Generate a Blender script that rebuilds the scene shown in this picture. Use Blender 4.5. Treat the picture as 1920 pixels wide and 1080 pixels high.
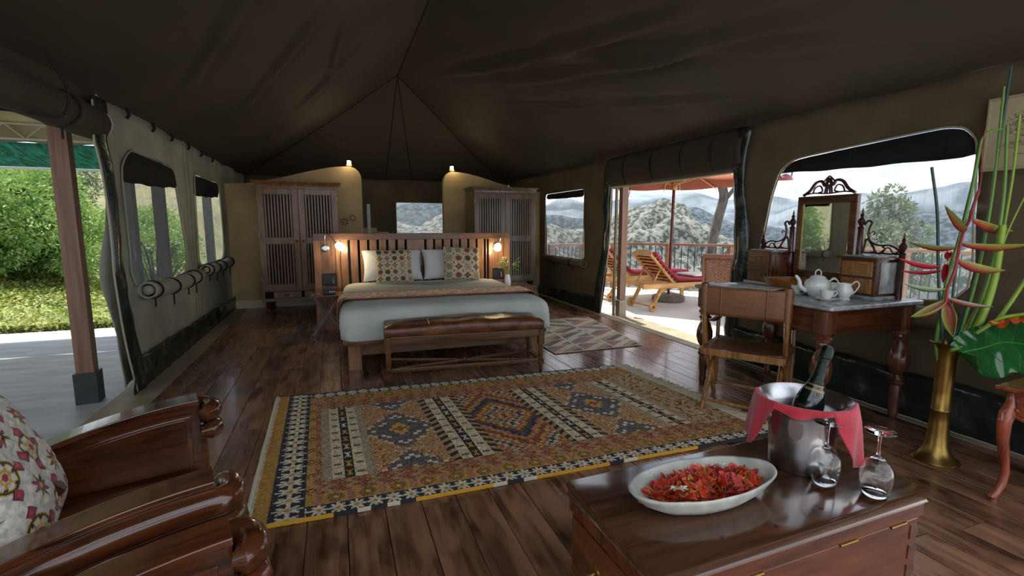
import bpy, bmesh, math, random
from math import sin, cos, pi, sqrt, atan2, radians, hypot
from mathutils import Vector, Matrix, noise, geometry
random.seed(7)
SC = bpy.context.scene
for o in list(bpy.data.objects): bpy.data.objects.remove(o)
COL = SC.collection

# ------------------------------------------------------------------ camera
cam = bpy.data.cameras.new('camera'); cam.sensor_width = 36.0; cam.lens = 900/1920*36
cam.clip_start = .05; cam.clip_end = 5000
camo = bpy.data.objects.new('camera', cam); COL.objects.link(camo)
camo.location = (0, 0, 1.35); camo.rotation_euler = (radians(90-7.4695), 0, radians(-20.146))
SC.camera = camo
SC.view_settings.view_transform = 'Standard'; SC.view_settings.look = 'None'
SC.view_settings.exposure = 1.6; SC.view_settings.gamma = 1.0; SC.view_settings.use_curve_mapping = False

# ------------------------------------------------------------------ world and sun
SKY_STRENGTH = 1.0; SUN_STRENGTH = 3.0
W = bpy.data.worlds.new('sky'); SC.world = W; W.use_nodes = True
nt = W.node_tree; nt.nodes.clear()
def N(nt, t, **k):
    n = nt.nodes.new(t)
    for a, b in k.items(): setattr(n, a, b)
    return n
out = N(nt, 'ShaderNodeOutputWorld'); bg = N(nt, 'ShaderNodeBackground'); bg.inputs[1].default_value = SKY_STRENGTH
tc = N(nt, 'ShaderNodeTexCoord'); mp = N(nt, 'ShaderNodeMapping'); mp.inputs['Scale'].default_value = (1.6, 1.6, 7.0)
nz = N(nt, 'ShaderNodeTexNoise'); nz.inputs['Scale'].default_value = 1.6; nz.inputs['Detail'].default_value = 7
cr = N(nt, 'ShaderNodeValToRGB'); cr.color_ramp.elements[0].position = .34; cr.color_ramp.elements[1].position = .56
sk = N(nt, 'ShaderNodeTexSky', sky_type='HOSEK_WILKIE'); sk.turbidity = 3.2; sk.ground_albedo = .3
SUN_AZ = radians(6); SUN_EL = radians(73)      # azimuth from +Y towards +X
sd = Vector((sin(SUN_AZ)*cos(SUN_EL), cos(SUN_AZ)*cos(SUN_EL), sin(SUN_EL)))
sk.sun_direction = sd
mx = N(nt, 'ShaderNodeMixRGB'); mx.inputs[2].default_value = (.70, .73, .79, 1)
L = nt.links.new
L(tc.outputs['Generated'], mp.inputs[0]); L(mp.outputs[0], nz.inputs[0]); L(nz.outputs[0], cr.inputs[0])
L(cr.outputs[0], mx.inputs[0]); L(sk.outputs[0], mx.inputs[1]); L(mx.outputs[0], bg.inputs[0]); L(bg.outputs[0], out.inputs[0])
sl = bpy.data.lights.new('sun', 'SUN'); sl.energy = SUN_STRENGTH; sl.angle = radians(.7); sl.color = (1, .95, .87)
so = bpy.data.objects.new('sun', sl); COL.objects.link(so); so.rotation_euler = sd.to_track_quat('Z', 'Y').to_euler(); so.location = (8, 14, 20)

# ------------------------------------------------------------------ helpers
def srgb(h):
    h = h.lstrip('#'); c = [int(h[i:i+2], 16)/255 for i in (0, 2, 4)]
    return tuple([x/12.92 if x <= .04045 else ((x+.055)/1.055)**2.4 for x in c])+(1,)
def mat(name, color='888888', rough=.6, metal=0, color2=None, scale=6, stretch=(1, 1, 1), bump=0, bscale=None, detail=5,
        lo=.35, hi=.65, rnd=0, coat=0, sheen=0, trans=0, emit=None, es=1, alpha=1, ior=None, vcol=False, spec=None, distort=0, sub=0, thin=0):
    m = bpy.data.materials.new(name); m.use_nodes = True; t = m.node_tree; b = t.nodes['Principled BSDF']; l = t.links.new
    c1 = srgb(color) if isinstance(color, str) else tuple(color)+(1,)
    b.inputs['Base Color'].default_value = c1; b.inputs['Roughness'].default_value = rough; b.inputs['Metallic'].default_value = metal
    if coat: b.inputs['Coat Weight'].default_value = coat; b.inputs['Coat Roughness'].default_value = .12
    if sheen: b.inputs['Sheen Weight'].default_value = sheen
    if trans: b.inputs['Transmission Weight'].default_value = trans
    if ior: b.inputs['IOR'].default_value = ior
    if spec is not None: b.inputs['Specular IOR Level'].default_value = spec
    if emit: b.inputs['Emission Color'].default_value = srgb(emit); b.inputs['Emission Strength'].default_value = es
    if alpha < 1: b.inputs['Alpha'].default_value = alpha
    colout = None
    if color2 or bump or vcol:
        tc = N(t, 'ShaderNodeTexCoord'); mp = N(t, 'ShaderNodeMapping'); mp.inputs['Scale'].default_value = stretch
        if rnd:
            oi = N(t, 'ShaderNodeObjectInfo'); ml = N(t, 'ShaderNodeVectorMath', operation='SCALE'); cx = N(t, 'ShaderNodeCombineXYZ')
            m2 = N(t, 'ShaderNodeMath', operation='MULTIPLY'); m2.inputs[1].default_value = 37.0
            m3 = N(t, 'ShaderNodeMath', operation='MULTIPLY'); m3.inputs[1].default_value = 91.0
            l(oi.outputs['Random'], m2.inputs[0]); l(oi.outputs['Random'], m3.inputs[0]); l(m2.outputs[0], cx.inputs[0]); l(m3.outputs[0], cx.inputs[1])
            ad = N(t, 'ShaderNodeVectorMath', operation='ADD'); l(tc.outputs['Object'], ad.inputs[0]); l(cx.outputs[0], ad.inputs[1]); l(ad.outputs[0], mp.inputs[0])
        else: l(tc.outputs['Object'], mp.inputs[0])
        nz = N(t, 'ShaderNodeTexNoise'); nz.inputs['Scale'].default_value = scale; nz.inputs['Detail'].default_value = detail; nz.inputs['Distortion'].default_value = distort
        l(mp.outputs[0], nz.inputs[0])
        if color2:
            r = N(t, 'ShaderNodeValToRGB'); r.color_ramp.elements[0].position = lo; r.color_ramp.elements[1].position = hi
            r.color_ramp.elements[0].color = c1; r.color_ramp.elements[1].color = srgb(color2) if isinstance(color2, str) else tuple(color2)+(1,)
            l(nz.outputs[0], r.inputs[0]); colout = r.outputs[0]
        if vcol:
            at = N(t, 'ShaderNodeVertexColor'); at.layer_name = 'col'
            if color2:
                mm = N(t, 'ShaderNodeMixRGB', blend_type='MULTIPLY'); mm.inputs[0].default_value = 1; l(at.outputs[0], mm.inputs[1]); l(colout, mm.inputs[2]); colout = mm.outputs[0]
            else: colout = at.outputs[0]
        if rnd and colout:
            hs = N(t, 'ShaderNodeHueSaturation'); mr = N(t, 'ShaderNodeMapRange'); mr.inputs[3].default_value = 1-rnd; mr.inputs[4].default_value = 1+rnd
            l(oi.outputs['Random'], mr.inputs[0]); l(mr.outputs[0], hs.inputs['Value']); l(colout, hs.inputs['Color']); colout = hs.outputs[0]
        if colout: l(colout, b.inputs['Base Color'])
        if bump:
            bn = N(t, 'ShaderNodeBump'); bn.inputs['Strength'].default_value = bump; bn.inputs['Distance'].default_value = .01
            if bscale:
                n2 = N(t, 'ShaderNodeTexNoise'); n2.inputs['Scale'].default_value = bscale; n2.inputs['Detail'].default_value = 4; l(mp.outputs[0], n2.inputs[0]); l(n2.outputs[0], bn.inputs['Height'])
            else: l(nz.outputs[0], bn.inputs['Height'])
            l(bn.outputs[0], b.inputs['Normal'])
    if thin:   # translucent share for leaves and cloth
        tr = N(t, 'ShaderNodeBsdfTranslucent'); tr.inputs[0].default_value = c1; ms = N(t, 'ShaderNodeMixShader'); ms.inputs[0].default_value = thin
        if colout: l(colout, tr.inputs[0])
        l(b.outputs[0], ms.inputs[1]); l(tr.outputs[0], ms.inputs[2]); l(ms.outputs[0], t.nodes['Material Output'].inputs[0])
    return m
def wood(name, a, b, rough=.35, axis='z', coat=.3, rnd=.12, scale=2, bump=.08, k=.09, knots=0):
    m = bpy.data.materials.new(name); m.use_nodes = True; t = m.node_tree; l = t.links.new; bs = t.nodes['Principled BSDF']
    bs.inputs['Roughness'].default_value = rough; bs.inputs['Coat Weight'].default_value = coat; bs.inputs['Coat Roughness'].default_value = .1
    tc = N(t, 'ShaderNodeTexCoord'); oi = N(t, 'ShaderNodeObjectInfo'); cx = N(t, 'ShaderNodeCombineXYZ')
    for i, q in enumerate((37., 91., 53.)):
        mm = N(t, 'ShaderNodeMath', operation='MULTIPLY'); mm.inputs[1].default_value = q; l(oi.outputs['Random'], mm.inputs[0]); l(mm.outputs[0], cx.inputs[i])
    ad = N(t, 'ShaderNodeVectorMath', operation='ADD'); l(tc.outputs['Object'], ad.inputs[0]); l(cx.outputs[0], ad.inputs[1])
    def nzz(sc, kk, det, dist=0):
        mp = N(t, 'ShaderNodeMapping'); mp.inputs['Scale'].default_value = {'x': (kk, 1, 1), 'y': (1, kk, 1), 'z': (1, 1, kk)}[axis]; l(ad.outputs[0], mp.inputs[0])
        n = N(t, 'ShaderNodeTexNoise'); n.inputs['Scale'].default_value = sc; n.inputs['Detail'].default_value = det; n.inputs['Distortion'].default_value = dist; l(mp.outputs[0], n.inputs[0]); return n
    n1 = nzz(scale*5, k*2.2, 5, 1.4); n2 = nzz(scale*32, k*.6, 4, .3)
    mx = N(t, 'ShaderNodeMixRGB'); mx.inputs[0].default_value = .42; l(n1.outputs[0], mx.inputs[1]); l(n2.outputs[0], mx.inputs[2])
    r = N(t, 'ShaderNodeValToRGB'); e = r.color_ramp.elements; e[0].position = .36; e[1].position = .64; A = srgb(a); Bc = srgb(b); e[0].color = A; e[1].color = Bc
    mid = e.new(.5); mid.color = tuple(A[i]*.45+Bc[i]*.55 for i in range(3))+(1,); l(mx.outputs[0], r.inputs[0]); co = r.outputs[0]
    if knots:
        n3 = nzz(knots, .45, 3, .8); r3 = N(t, 'ShaderNodeValToRGB'); r3.color_ramp.elements[0].position = .56; r3.color_ramp.elements[1].position = .70; r3.color_ramp.elements[0].color = (1, 1, 1, 1); r3.color_ramp.elements[1].color = (.22, .17, .15, 1)
        l(n3.outputs[0], r3.inputs[0]); mk = N(t, 'ShaderNodeMixRGB', blend_type='MULTIPLY'); mk.inputs[0].default_value = 1; l(co, mk.inputs[1]); l(r3.outputs[0], mk.inputs[2]); co = mk.outputs[0]
    hs = N(t, 'ShaderNodeHueSaturation'); mr = N(t, 'ShaderNodeMapRange'); mr.inputs[3].default_value = 1-rnd; mr.inputs[4].default_value = 1+rnd
    l(oi.outputs['Random'], mr.inputs[0]); l(mr.outputs[0], hs.inputs['Value']); l(co, hs.inputs['Color']); l(hs.outputs[0], bs.inputs['Base Color'])
    bn = N(t, 'ShaderNodeBump'); bn.inputs['Strength'].default_value = bump*2; bn.inputs['Distance'].default_value = .004; l(mx.outputs[0], bn.inputs['Height']); l(bn.outputs[0], bs.inputs['Normal'])
    mr2 = N(t, 'ShaderNodeMapRange'); mr2.inputs[1].default_value = .3; mr2.inputs[2].default_value = .7; mr2.inputs[3].default_value = rough*.75; mr2.inputs[4].default_value = rough*1.35; l(n2.outputs[0], mr2.inputs[0]); l(mr2.outputs[0], bs.inputs['Roughness'])
    return m

class MB:
    def __init__(s): s.v = []; s.f = []; s.c = None
    def add(s, vs, fs, M=None):
        n = len(s.v); s.v += [tuple(M @ Vector(p)) if M else tuple(p) for p in vs]; s.f += [tuple(n+i for i in f) for f in fs]; return s
    def box(s, x0, x1, y0, y1, z0, z1, M=None):
        return s.add([(x0,y0,z0),(x1,y0,z0),(x1,y1,z0),(x0,y1,z0),(x0,y0,z1),(x1,y0,z1),(x1,y1,z1),(x0,y1,z1)],
                     [(0,3,2,1),(4,5,6,7),(0,1,5,4),(1,2,6,5),(2,3,7,6),(3,0,4,7)], M)
    def cbox(s, c, d, M=None): return s.box(c[0]-d[0]/2, c[0]+d[0]/2, c[1]-d[1]/2, c[1]+d[1]/2, c[2]-d[2]/2, c[2]+d[2]/2, M)
    def bar(s, p, q, w, h, up=(0, 0, 1)):
        p = Vector(p); q = Vector(q); d = q-p; z = d.normalized(); x = Vector(up).cross(z)
        if x.length < 1e-4: x = Vector((1, 0, 0)).cross(z)
        x.normalize(); y = z.cross(x); M = Matrix((x, y, z)).transposed().to_4x4(); M.translation = p
        return s.box(-w/2, w/2, -h/2, h/2, 0, d.length, M)
    def tube(s, pts, r, seg=8, cap=True, flat=1.0, up=None):
        pts = [Vector(p) for p in pts]; n = len(pts); rs = [r[min(len(r)-1, int(i*(len(r)-1)/max(1, n-1)+.5))] for i in range(n)] if isinstance(r, (list, tuple)) else [r]*n; b = len(s.v); prev = None
        for i, p in enumerate(pts):
            d = (pts[min(i+1, n-1)]-pts[max(i-1, 0)])
            if d.length < 1e-9: d = Vector((0, 0, 1))
            d.normalize()
            if prev is None:
                a = Vector(up) if up else Vector((0, 0, 1))
                if abs(a.dot(d)) > .95: a = Vector((1, 0, 0))
                prev = a
            x = prev-d*prev.dot(d)
            if x.length < 1e-6: x = Vector((0, 1, 0)).cross(d)
            x.normalize(); y = d.cross(x); prev = x
            for k in range(seg):
                t = 2*pi*k/seg; s.v.append(tuple(p+x*(cos(t)*rs[i]*flat)+y*(sin(t)*rs[i])))
        for i in range(n-1):
            for k in range(seg):
                a0 = b+i*seg+k; a1 = b+i*seg+(k+1) % seg; s.f.append((a0, a1, a1+seg, a0+seg))
        if cap: s.f.append(tuple(b+k for k in range(seg))[::-1]); s.f.append(tuple(b+(n-1)*seg+k for k in range(seg)))
        return s
    def lathe(s, prof, seg=20, c=(0, 0, 0), M=None, sx=1, sy=1, a0=0, a1=2*pi):
        b = len(s.v); full = abs(a1-a0-2*pi) < 1e-6; m = seg if full else seg+1
        for r, z in prof:
            for k in range(m):
                t = a0+(a1-a0)*k/seg; p = Vector((c[0]+r*cos(t)*sx, c[1]+r*sin(t)*sy, c[2]+z)); s.v.append(tuple(M @ p) if M else tuple(p))
        for i in range(len(prof)-1):
            for k in range(seg):
                k1 = (k+1) % m
                s.f.append((b+i*m+k, b+i*m+k1, b+(i+1)*m+k1, b+(i+1)*m+k))
        if full:
            if prof[0][0] > 1e-4: s.f.append(tuple(b+k for k in range(m))[::-1])
            if prof[-1][0] > 1e-4: s.f.append(tuple(b+(len(prof)-1)*m+k for k in range(m)))
        return s
    def prism(s, poly, t, M=None):   # poly in XZ plane, thickness along Y
        n = len(poly); vs = [(x, -t/2, z) for x, z in poly]+[(x, t/2, z) for x, z in poly]
        return s.add(vs, [tuple(range(n)), tuple(range(2*n-1, n-1, -1))]+[(i, i+n, (i+1) % n+n, (i+1) % n) for i in range(n)], M)
    def ball(s, c, r, seg=10, sz=1, M=None):
        n = seg//2+1; return s.lathe([(r*sin(pi*i/n), -r*cos(pi*i/n)*sz) for i in range(n+1)], seg, c, M)
    def grid(s, fn, nu, nv, closed_u=False):
        b = len(s.v); mu = nu if closed_u else nu+1
        for j in range(nv+1):
            for i in range(mu): s.v.append(tuple(fn(i/nu, j/nv)))
        for j in range(nv):
            for i in range(nu):
                i1 = (i+1) % mu; s.f.append((b+j*mu+i, b+j*mu+i1, b+(j+1)*mu+i1, b+(j+1)*mu+i))
        return s
    def build(s, name, m, parent=None, smooth=False, bevel=0, solid=0, cols=None, fcols=None, **tg):
        me = bpy.data.meshes.new(name); me.from_pydata(s.v, [], s.f); me.validate(); me.update()
        if cols or fcols:
            ca = me.color_attributes.new('col', 'FLOAT_COLOR', 'POINT' if cols else 'CORNER')
            if cols:
                flat = [];  [flat.extend((c[0], c[1], c[2], 1)) for c in cols]
            else:
                flat = []
                for p, c in zip(me.polygons, fcols): flat.extend((c[0], c[1], c[2], 1)*p.loop_total)
            ca.data.foreach_set('color', flat)
        o = bpy.data.objects.new(name, me); COL.objects.link(o); me.materials.append(m)
        if smooth:
            me.polygons.foreach_set('use_smooth', [True]*len(me.polygons))
            if smooth != 'all': me.set_sharp_from_angle(angle=radians(42))
        if bevel:
            bm = bmesh.new(); bm.from_mesh(me); bmesh.ops.recalc_face_normals(bm, faces=bm.faces)
            es = [e for e in bm.edges if len(e.link_faces) == 2 and e.calc_face_angle() > .6]
            bmesh.ops.bevel(bm, geom=es, offset=bevel, segments=2, profile=.6, affect='EDGES', clamp_overlap=True); bm.to_mesh(me); bm.free()
        elif not (cols or fcols):
            bm = bmesh.new(); bm.from_mesh(me); bmesh.ops.recalc_face_normals(bm, faces=bm.faces); bm.to_mesh(me); bm.free()
        if solid:
            md = o.modifiers.new('solid', 'SOLIDIFY'); md.thickness = solid; md.offset = 0
        if parent is not None: o.parent = parent
        for k, v in tg.items(): o[k] = v
        return o
def B(x0, x1, y0, y1, z0, z1, M=None): return MB().box(x0, x1, y0, y1, z0, z1, M)
def thing(name, label, cat, loc=(0, 0, 0), rz=0, group=None):
    o = bpy.data.objects.new(name, None); COL.objects.link(o); o.location = loc; o.rotation_euler = (0, 0, rz)
    o.empty_display_size = .1; o['label'] = label; o['category'] = cat
    if group: o['group'] = group
    return o
def tag(o, label, cat, group=None, loc=None, rz=None):
    o['label'] = label; o['category'] = cat
    if group: o['group'] = group
    if loc: o.location = loc
    if rz is not None: o.rotation_euler = (0, 0, rz)
    return o
def struct(o, label, cat='structure'):
    o['kind'] = 'structure'; o['label'] = label; o['category'] = cat; return o
def kids(o): return [c for c in COL.objects if c.parent == o]
def copytree(o, parent=None, label=None, kd=None):
    c = o.copy(); COL.objects.link(c); c.parent = parent
    if label: c['label'] = label
    for ch in KIDS(o): copytree(ch, c)
    return c
def KIDS(o): return list(o.children)
def nz3(x, y, z=0.): return noise.noise(Vector((x, y, z)))
def lerp(a, b, t): return a+(b-a)*t
def Rz(a): return Matrix.Rotation(a, 4, 'Z')
def T(x, y, z): return Matrix.Translation((x, y, z))
def catmull(pts, n=8):
    P = [Vector(p) for p in pts]; P = [P[0]*2-P[1]]+P+[P[-1]*2-P[-2]]; o = []
    for i in range(1, len(P)-2):
        for k in range(n):
            t = k/n; a, b, c, d = P[i-1:i+3]
            o.append(.5*((2*b)+(c-a)*t+(2*a-5*b+4*c-d)*t*t+(3*b-a-3*c+d)*t**3))
    o.append(P[-2]); return o
def rpoly(x0, x1, z0, z1, r=.1, sk=0, n=5):   # rounded rectangle outline
    o = []
    for cx, cz, a in ((x1-r, z1-r, 0), (x0+r, z1-r, pi/2), (x0+r, z0+r, pi), (x1-r, z0+r, 3*pi/2)):
        for k in range(n+1):
            t = a+pi/2*k/n; o.append((cx+r*cos(t), cz+r*sin(t)))
    return o
# ------------------------------------------------------------------ materials of the setting
M = {}
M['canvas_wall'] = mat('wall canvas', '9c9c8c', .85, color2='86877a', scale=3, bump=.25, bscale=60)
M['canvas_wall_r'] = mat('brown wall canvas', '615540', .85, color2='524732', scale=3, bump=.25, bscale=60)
M['canvas_roof'] = mat('roof canvas', '40352a', .8, color2='352c24', scale=1.2, bump=.3, bscale=4)
M['black_canvas'] = mat('black canvas', '0c0b0d', .85, bump=.2, bscale=30)
M['plastic'] = mat('dark green plastic', '1a221e', .2, color2='26302b', scale=5, bump=1.0, bscale=7)
M['piping'] = mat('pale piping', '9d967e', .7)
M['plaster'] = mat('ochre plaster', 'c2a97c', .85, color2='ab9266', scale=2.5, bump=.12, bscale=14)
M['plaster_base'] = mat('cream skirting', 'c9c1a4', .7)
M['ledge'] = mat('cream floor ledge', '9b917a', .6, color2='847a63', scale=4)
M['concrete'] = mat('patio concrete', '8b8f96', .5, color2='c3c7ce', scale=2.6, bump=.1, stretch=(.6, 2.2, 1), distort=.8, lo=.3, hi=.75)
M['deck'] = mat('pale screed', 'dcd9d2', .7, color2='ccc8c0', scale=1.5)
M['subfloor'] = mat('subfloor', '1c100b', .8)
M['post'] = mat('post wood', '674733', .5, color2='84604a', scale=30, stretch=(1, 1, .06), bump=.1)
M['post_shaded'] = mat('shaded post', '3b3532', .7, color2='4a4440', scale=20, stretch=(1, 1, .06))  # darker copy of the post wood, shade put into the colour
M['steel_base'] = mat('chipped green black post shoe', '1e2826', .45, color2='3d4845', scale=12, lo=.55, hi=.75)
def mesh_mat(name, c, a, scale):
    m = bpy.data.materials.new(name); m.use_nodes = True; t = m.node_tree; l = t.links.new; t.nodes.clear()
    o = N(t, 'ShaderNodeOutputMaterial'); tr = N(t, 'ShaderNodeBsdfTransparent'); df = N(t, 'ShaderNodeBsdfDiffuse'); df.inputs[0].default_value = srgb(c)
    ts = N(t, 'ShaderNodeBsdfTranslucent'); ts.inputs[0].default_value = srgb(c); m1 = N(t, 'ShaderNodeMixShader'); m1.inputs[0].default_value = .5
    tc = N(t, 'ShaderNodeTexCoord'); mp = N(t, 'ShaderNodeMapping'); mp.inputs['Scale'].default_value = (1, scale, scale*.07)
    nz = N(t, 'ShaderNodeTexNoise'); nz.inputs['Scale'].default_value = 1; nz.inputs['Detail'].default_value = 3
    mr = N(t, 'ShaderNodeMapRange'); mr.inputs[1].default_value = .3; mr.inputs[2].default_value = .7; mr.inputs[3].default_value = a*.4; mr.inputs[4].default_value = min(1, a*1.7)
    mx = N(t, 'ShaderNodeMixShader'); l(tc.outputs['Object'], mp.inputs[0]); l(mp.outputs[0], nz.inputs[0]); l(nz.outputs[0], mr.inputs[0]); l(mr.outputs[0], mx.inputs[0])
    l(df.outputs[0], m1.inputs[1]); l(ts.outputs[0], m1.inputs[2]); l(tr.outputs[0], mx.inputs[1]); l(m1.outputs[0], mx.inputs[2]); l(mx.outputs[0], o.inputs[0])
    return m
M['screen'] = mesh_mat('fly screen', 'a4abb0', .30, 110)
M['screen_r'] = mesh_mat('clear fly screen', '8c97a3', .17, 60)

def inpoly(p, poly):
    x, y = p; c = False; n = len(poly)
    for i in range(n):
        x1, y1 = poly[i]; x2, y2 = poly[i-1]
        if (y1 > y) != (y2 > y) and x < (x2-x1)*(y-y1)/(y2-y1+1e-12)+x1: c = not c
    return c
def sheet(outline, holes, disp, place, step=.09):     # a wrinkled cloth sheet with openings; (u, w) -> place(u, w, d)
    vs = []; es = []
    def loop(pts, dens=True):
        q = []
        for i, p in enumerate(pts):
            a = Vector(p); b = Vector(pts[(i+1) % len(pts)]); k = max(1, int((b-a).length/step)); q += [a.lerp(b, j/k) for j in range(k)]
        n0 = len(vs); vs.extend(q); es.extend([(n0+i, n0+(i+1) % len(q)) for i in range(len(q))])
    loop(outline); [loop(h) for h in holes]
    u0 = min(p[0] for p in outline); u1 = max(p[0] for p in outline); w0 = min(p[1] for p in outline); w1 = max(p[1] for p in outline)
    nu = int((u1-u0)/step); nw = int((w1-w0)/step)
    for i in range(1, nu):
        for j in range(1, nw):
            p = (u0+(u1-u0)*i/nu+.01*((j*7) % 3), w0+(w1-w0)*j/nw)
            if inpoly(p, outline) and not any(inpoly(p, h) for h in holes): vs.append(Vector(p))
    r = geometry.delaunay_2d_cdt([Vector((v[0], v[1])) for v in vs], es, [], 0, 1e-5)
    fs = []
    for f in r[2]:
        c = sum((r[0][i] for i in f), Vector((0, 0)))/len(f)
        if inpoly(c, outline) and not any(inpoly(c, h) for h in holes): fs.append(tuple(f))
    mb = MB(); mb.add([place(v[0], v[1], disp(v[0], v[1])) for v in r[0]], fs); return mb
def outline_tube(pts, place, r=.008, closed=True):
    q = [place(p[0], p[1], 0) for p in pts]
    if closed: q.append(q[0])
    return MB().tube(q, r, 6, cap=not closed)

# ------------------------------------------------------------------ floor of planks
floor = struct(thing('floor', 'dark red brown wooden plank floor of the tent', 'floor'), 'dark red brown wooden plank floor of the tent', 'floor')
B(-1.7, 3.86, -1.2, 10.7, -.10, -.022).build('subfloor', M['subfloor'], floor)
M['plank'] = wood('floor plank wood', '432a1e', '9b7054', .27, 'y', .3, .13, .8, .012, .2, 3.2)
PW = .172; protos = {}
x = -1.38; i = 0
while x < 3.66:
    w = min(PW, 3.68-x); y = -.9-random.random()*.9
    while y < 8.7:
        ln = random.choice([.92, 1.22, 1.52]); y1 = min(y+ln, 8.78)
        key = (round(w, 3), round(y1-y, 2))
        if y1-y > .15:
            if key not in protos: protos[key] = B(.0018, w-.0018, .0018, key[1]-.0018, -.02, 0).build('plank', M['plank'], floor, bevel=.0015)
            else: protos[key+('n',)] = 1; o = protos[key].copy(); COL.objects.link(o); o.parent = floor
            o = protos[key] if (key+('n',)) not in protos else o
            o.location = (x, y, random.uniform(-.0006, .0006))
        y += ln
    x += PW
B(-1.38, 3.68, 8.78, 10.6, -.02, 0).build('bathroom_floor', M['plank'], floor)
led = B(-1.68, -1.382, -1.2, 8.76, -.03, .004); led.build('ledge', M['ledge'], floor)
B(3.682, 3.86, -1.2, 8.76, -.03, .004).build('ledge', M['ledge'], floor)

# ------------------------------------------------------------------ canvas walls
XL, XR, YB, ZE = -1.6, 3.8, 10.6, 2.30
def placeL(y, z, d): return (XL+d, y, z)
def placeR(y, z, d): return (XR-d, y, z)
def dispL(y, z):
    d = .012*sin(y*5+z*2)+.02*nz3(y*2, z*1.2, 1)
    d += .05*math.exp(-(y-4.5)/.35)*sin(y*9+z*3)*(1-abs(z-1.1)/1.6)
    return d
wl = [(4.45, .08), (10.6, .08), (10.6, ZE), (4.47, ZE), (4.40, 1.9), (4.44, 1.3), (4.42, .9), (4.52, .5)]
W1 = [(4.80, .85), (6.26, .85), (6.33, 1.5), (6.27, 1.86), (6.18, 1.95), (5.08, 1.98), (4.93, 1.93), (4.80, 1.80), (4.76, 1.5)]
W2 = rpoly(6.93, 8.36, .85, 1.97, .12)
def smooth_loop(P, n=5):
    Q = [Vector((a, b, 0)) for a, b in P]; m = len(Q); o = []
    for i in range(m):
        a, b, c, d = Q[i-1], Q[i], Q[(i+1) % m], Q[(i+2) % m]
        for k in range(n):
            t = k/n; v = .5*((2*b)+(c-a)*t*.7+(2*a*.35-0*b+0*c)*0)
            h1 = (c-a)*.35; h2 = (d-b)*.35; L_ = (c-b).length; h1 = h1.normalized()*min(h1.length, L_*.9); h2 = h2.normalized()*min(h2.length, L_*.9)
            v = b*(2*t**3-3*t*t+1)+h1*(t**3-2*t*t+t)+c*(-2*t**3+3*t*t)+h2*(t**3-t*t); o.append((v.x, v.y))
    return o
W1 = smooth_loop(W1, 4)
wall_left = sheet(wl, [W1, W2], dispL, placeL).build('wall_left', M['canvas_wall'], smooth='all', solid=.008)
struct(wall_left, 'grey green canvas tent wall with two screened windows on the left', 'wall')
def skirt(y0, y1, place, h0, h1, parent, name='skirt', seed=0):
    def f(u, v):
        y = lerp(y0, y1, u); h = lerp(h0, h1, u)+.02*nz3(y*3, seed, 2); d = .05+.012*sin(y*14+v*3+seed)*v+.03*nz3(y*6, v*3, seed)*(1-abs(2*v-1))+.012*nz3(y*19, v*6, seed)
        return place(y, .006+v*h, d)
    return MB().grid(f, int((y1-y0)*22), 6).build(name, M['plastic'], parent, smooth='all', solid=.004, label='dark green glossy plastic skirt along the foot of the wall')
skirt(4.48, 8.86, placeL, .27, .2, wall_left)
def band(ys, place, parent, w=.13, z0=.02, z1=2.25, side=1, seed=0, m='plastic'):
    def f(u, v):
        z = lerp(z0, z1, v); y = ys(z)+side*u*w*(1+.15*sin(z*4+seed)); d = .045+.03*sin(u*pi)+.016*nz3(z*5, u*3, seed)
        return place(y, z, d)
    return MB().grid(f, 5, 40).build('edge_band', M[m], parent, smooth='all', solid=.004, label='dark green plastic edge band')
def ysL(z): return lerp(4.56, 4.33, min(1, z/1.0))-.035*sin(z*3.6)-(.05*math.exp(-((z-1.95)/.12)**2))
band(ysL, placeL, wall_left, .19)
MB().tube([placeL(ysL(.02+z*2.2/30)-.006, .02+z*2.2/30, .05) for z in range(31)], .007, 6).build('edge_piping', M['piping'], wall_left, smooth=True)
for y in (6.62, 6.75): MB().tube([placeL(y+.02*sin(z*2), .3+z*.2, dispL(y, .3+z*.2)+.012) for z in range(11)], .004, 4).build('seam', M['canvas_wall'], wall_left)
for y in (4.95, 5.55, 6.1, 6.72, 7.3, 7.9):
    MB().tube([placeL(y, 2.22, .03), placeL(y, 2.25, .05), placeL(y, 2.30, .04)], .014, 6).build('toggle', M['black_canvas'], wall_left)

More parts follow.
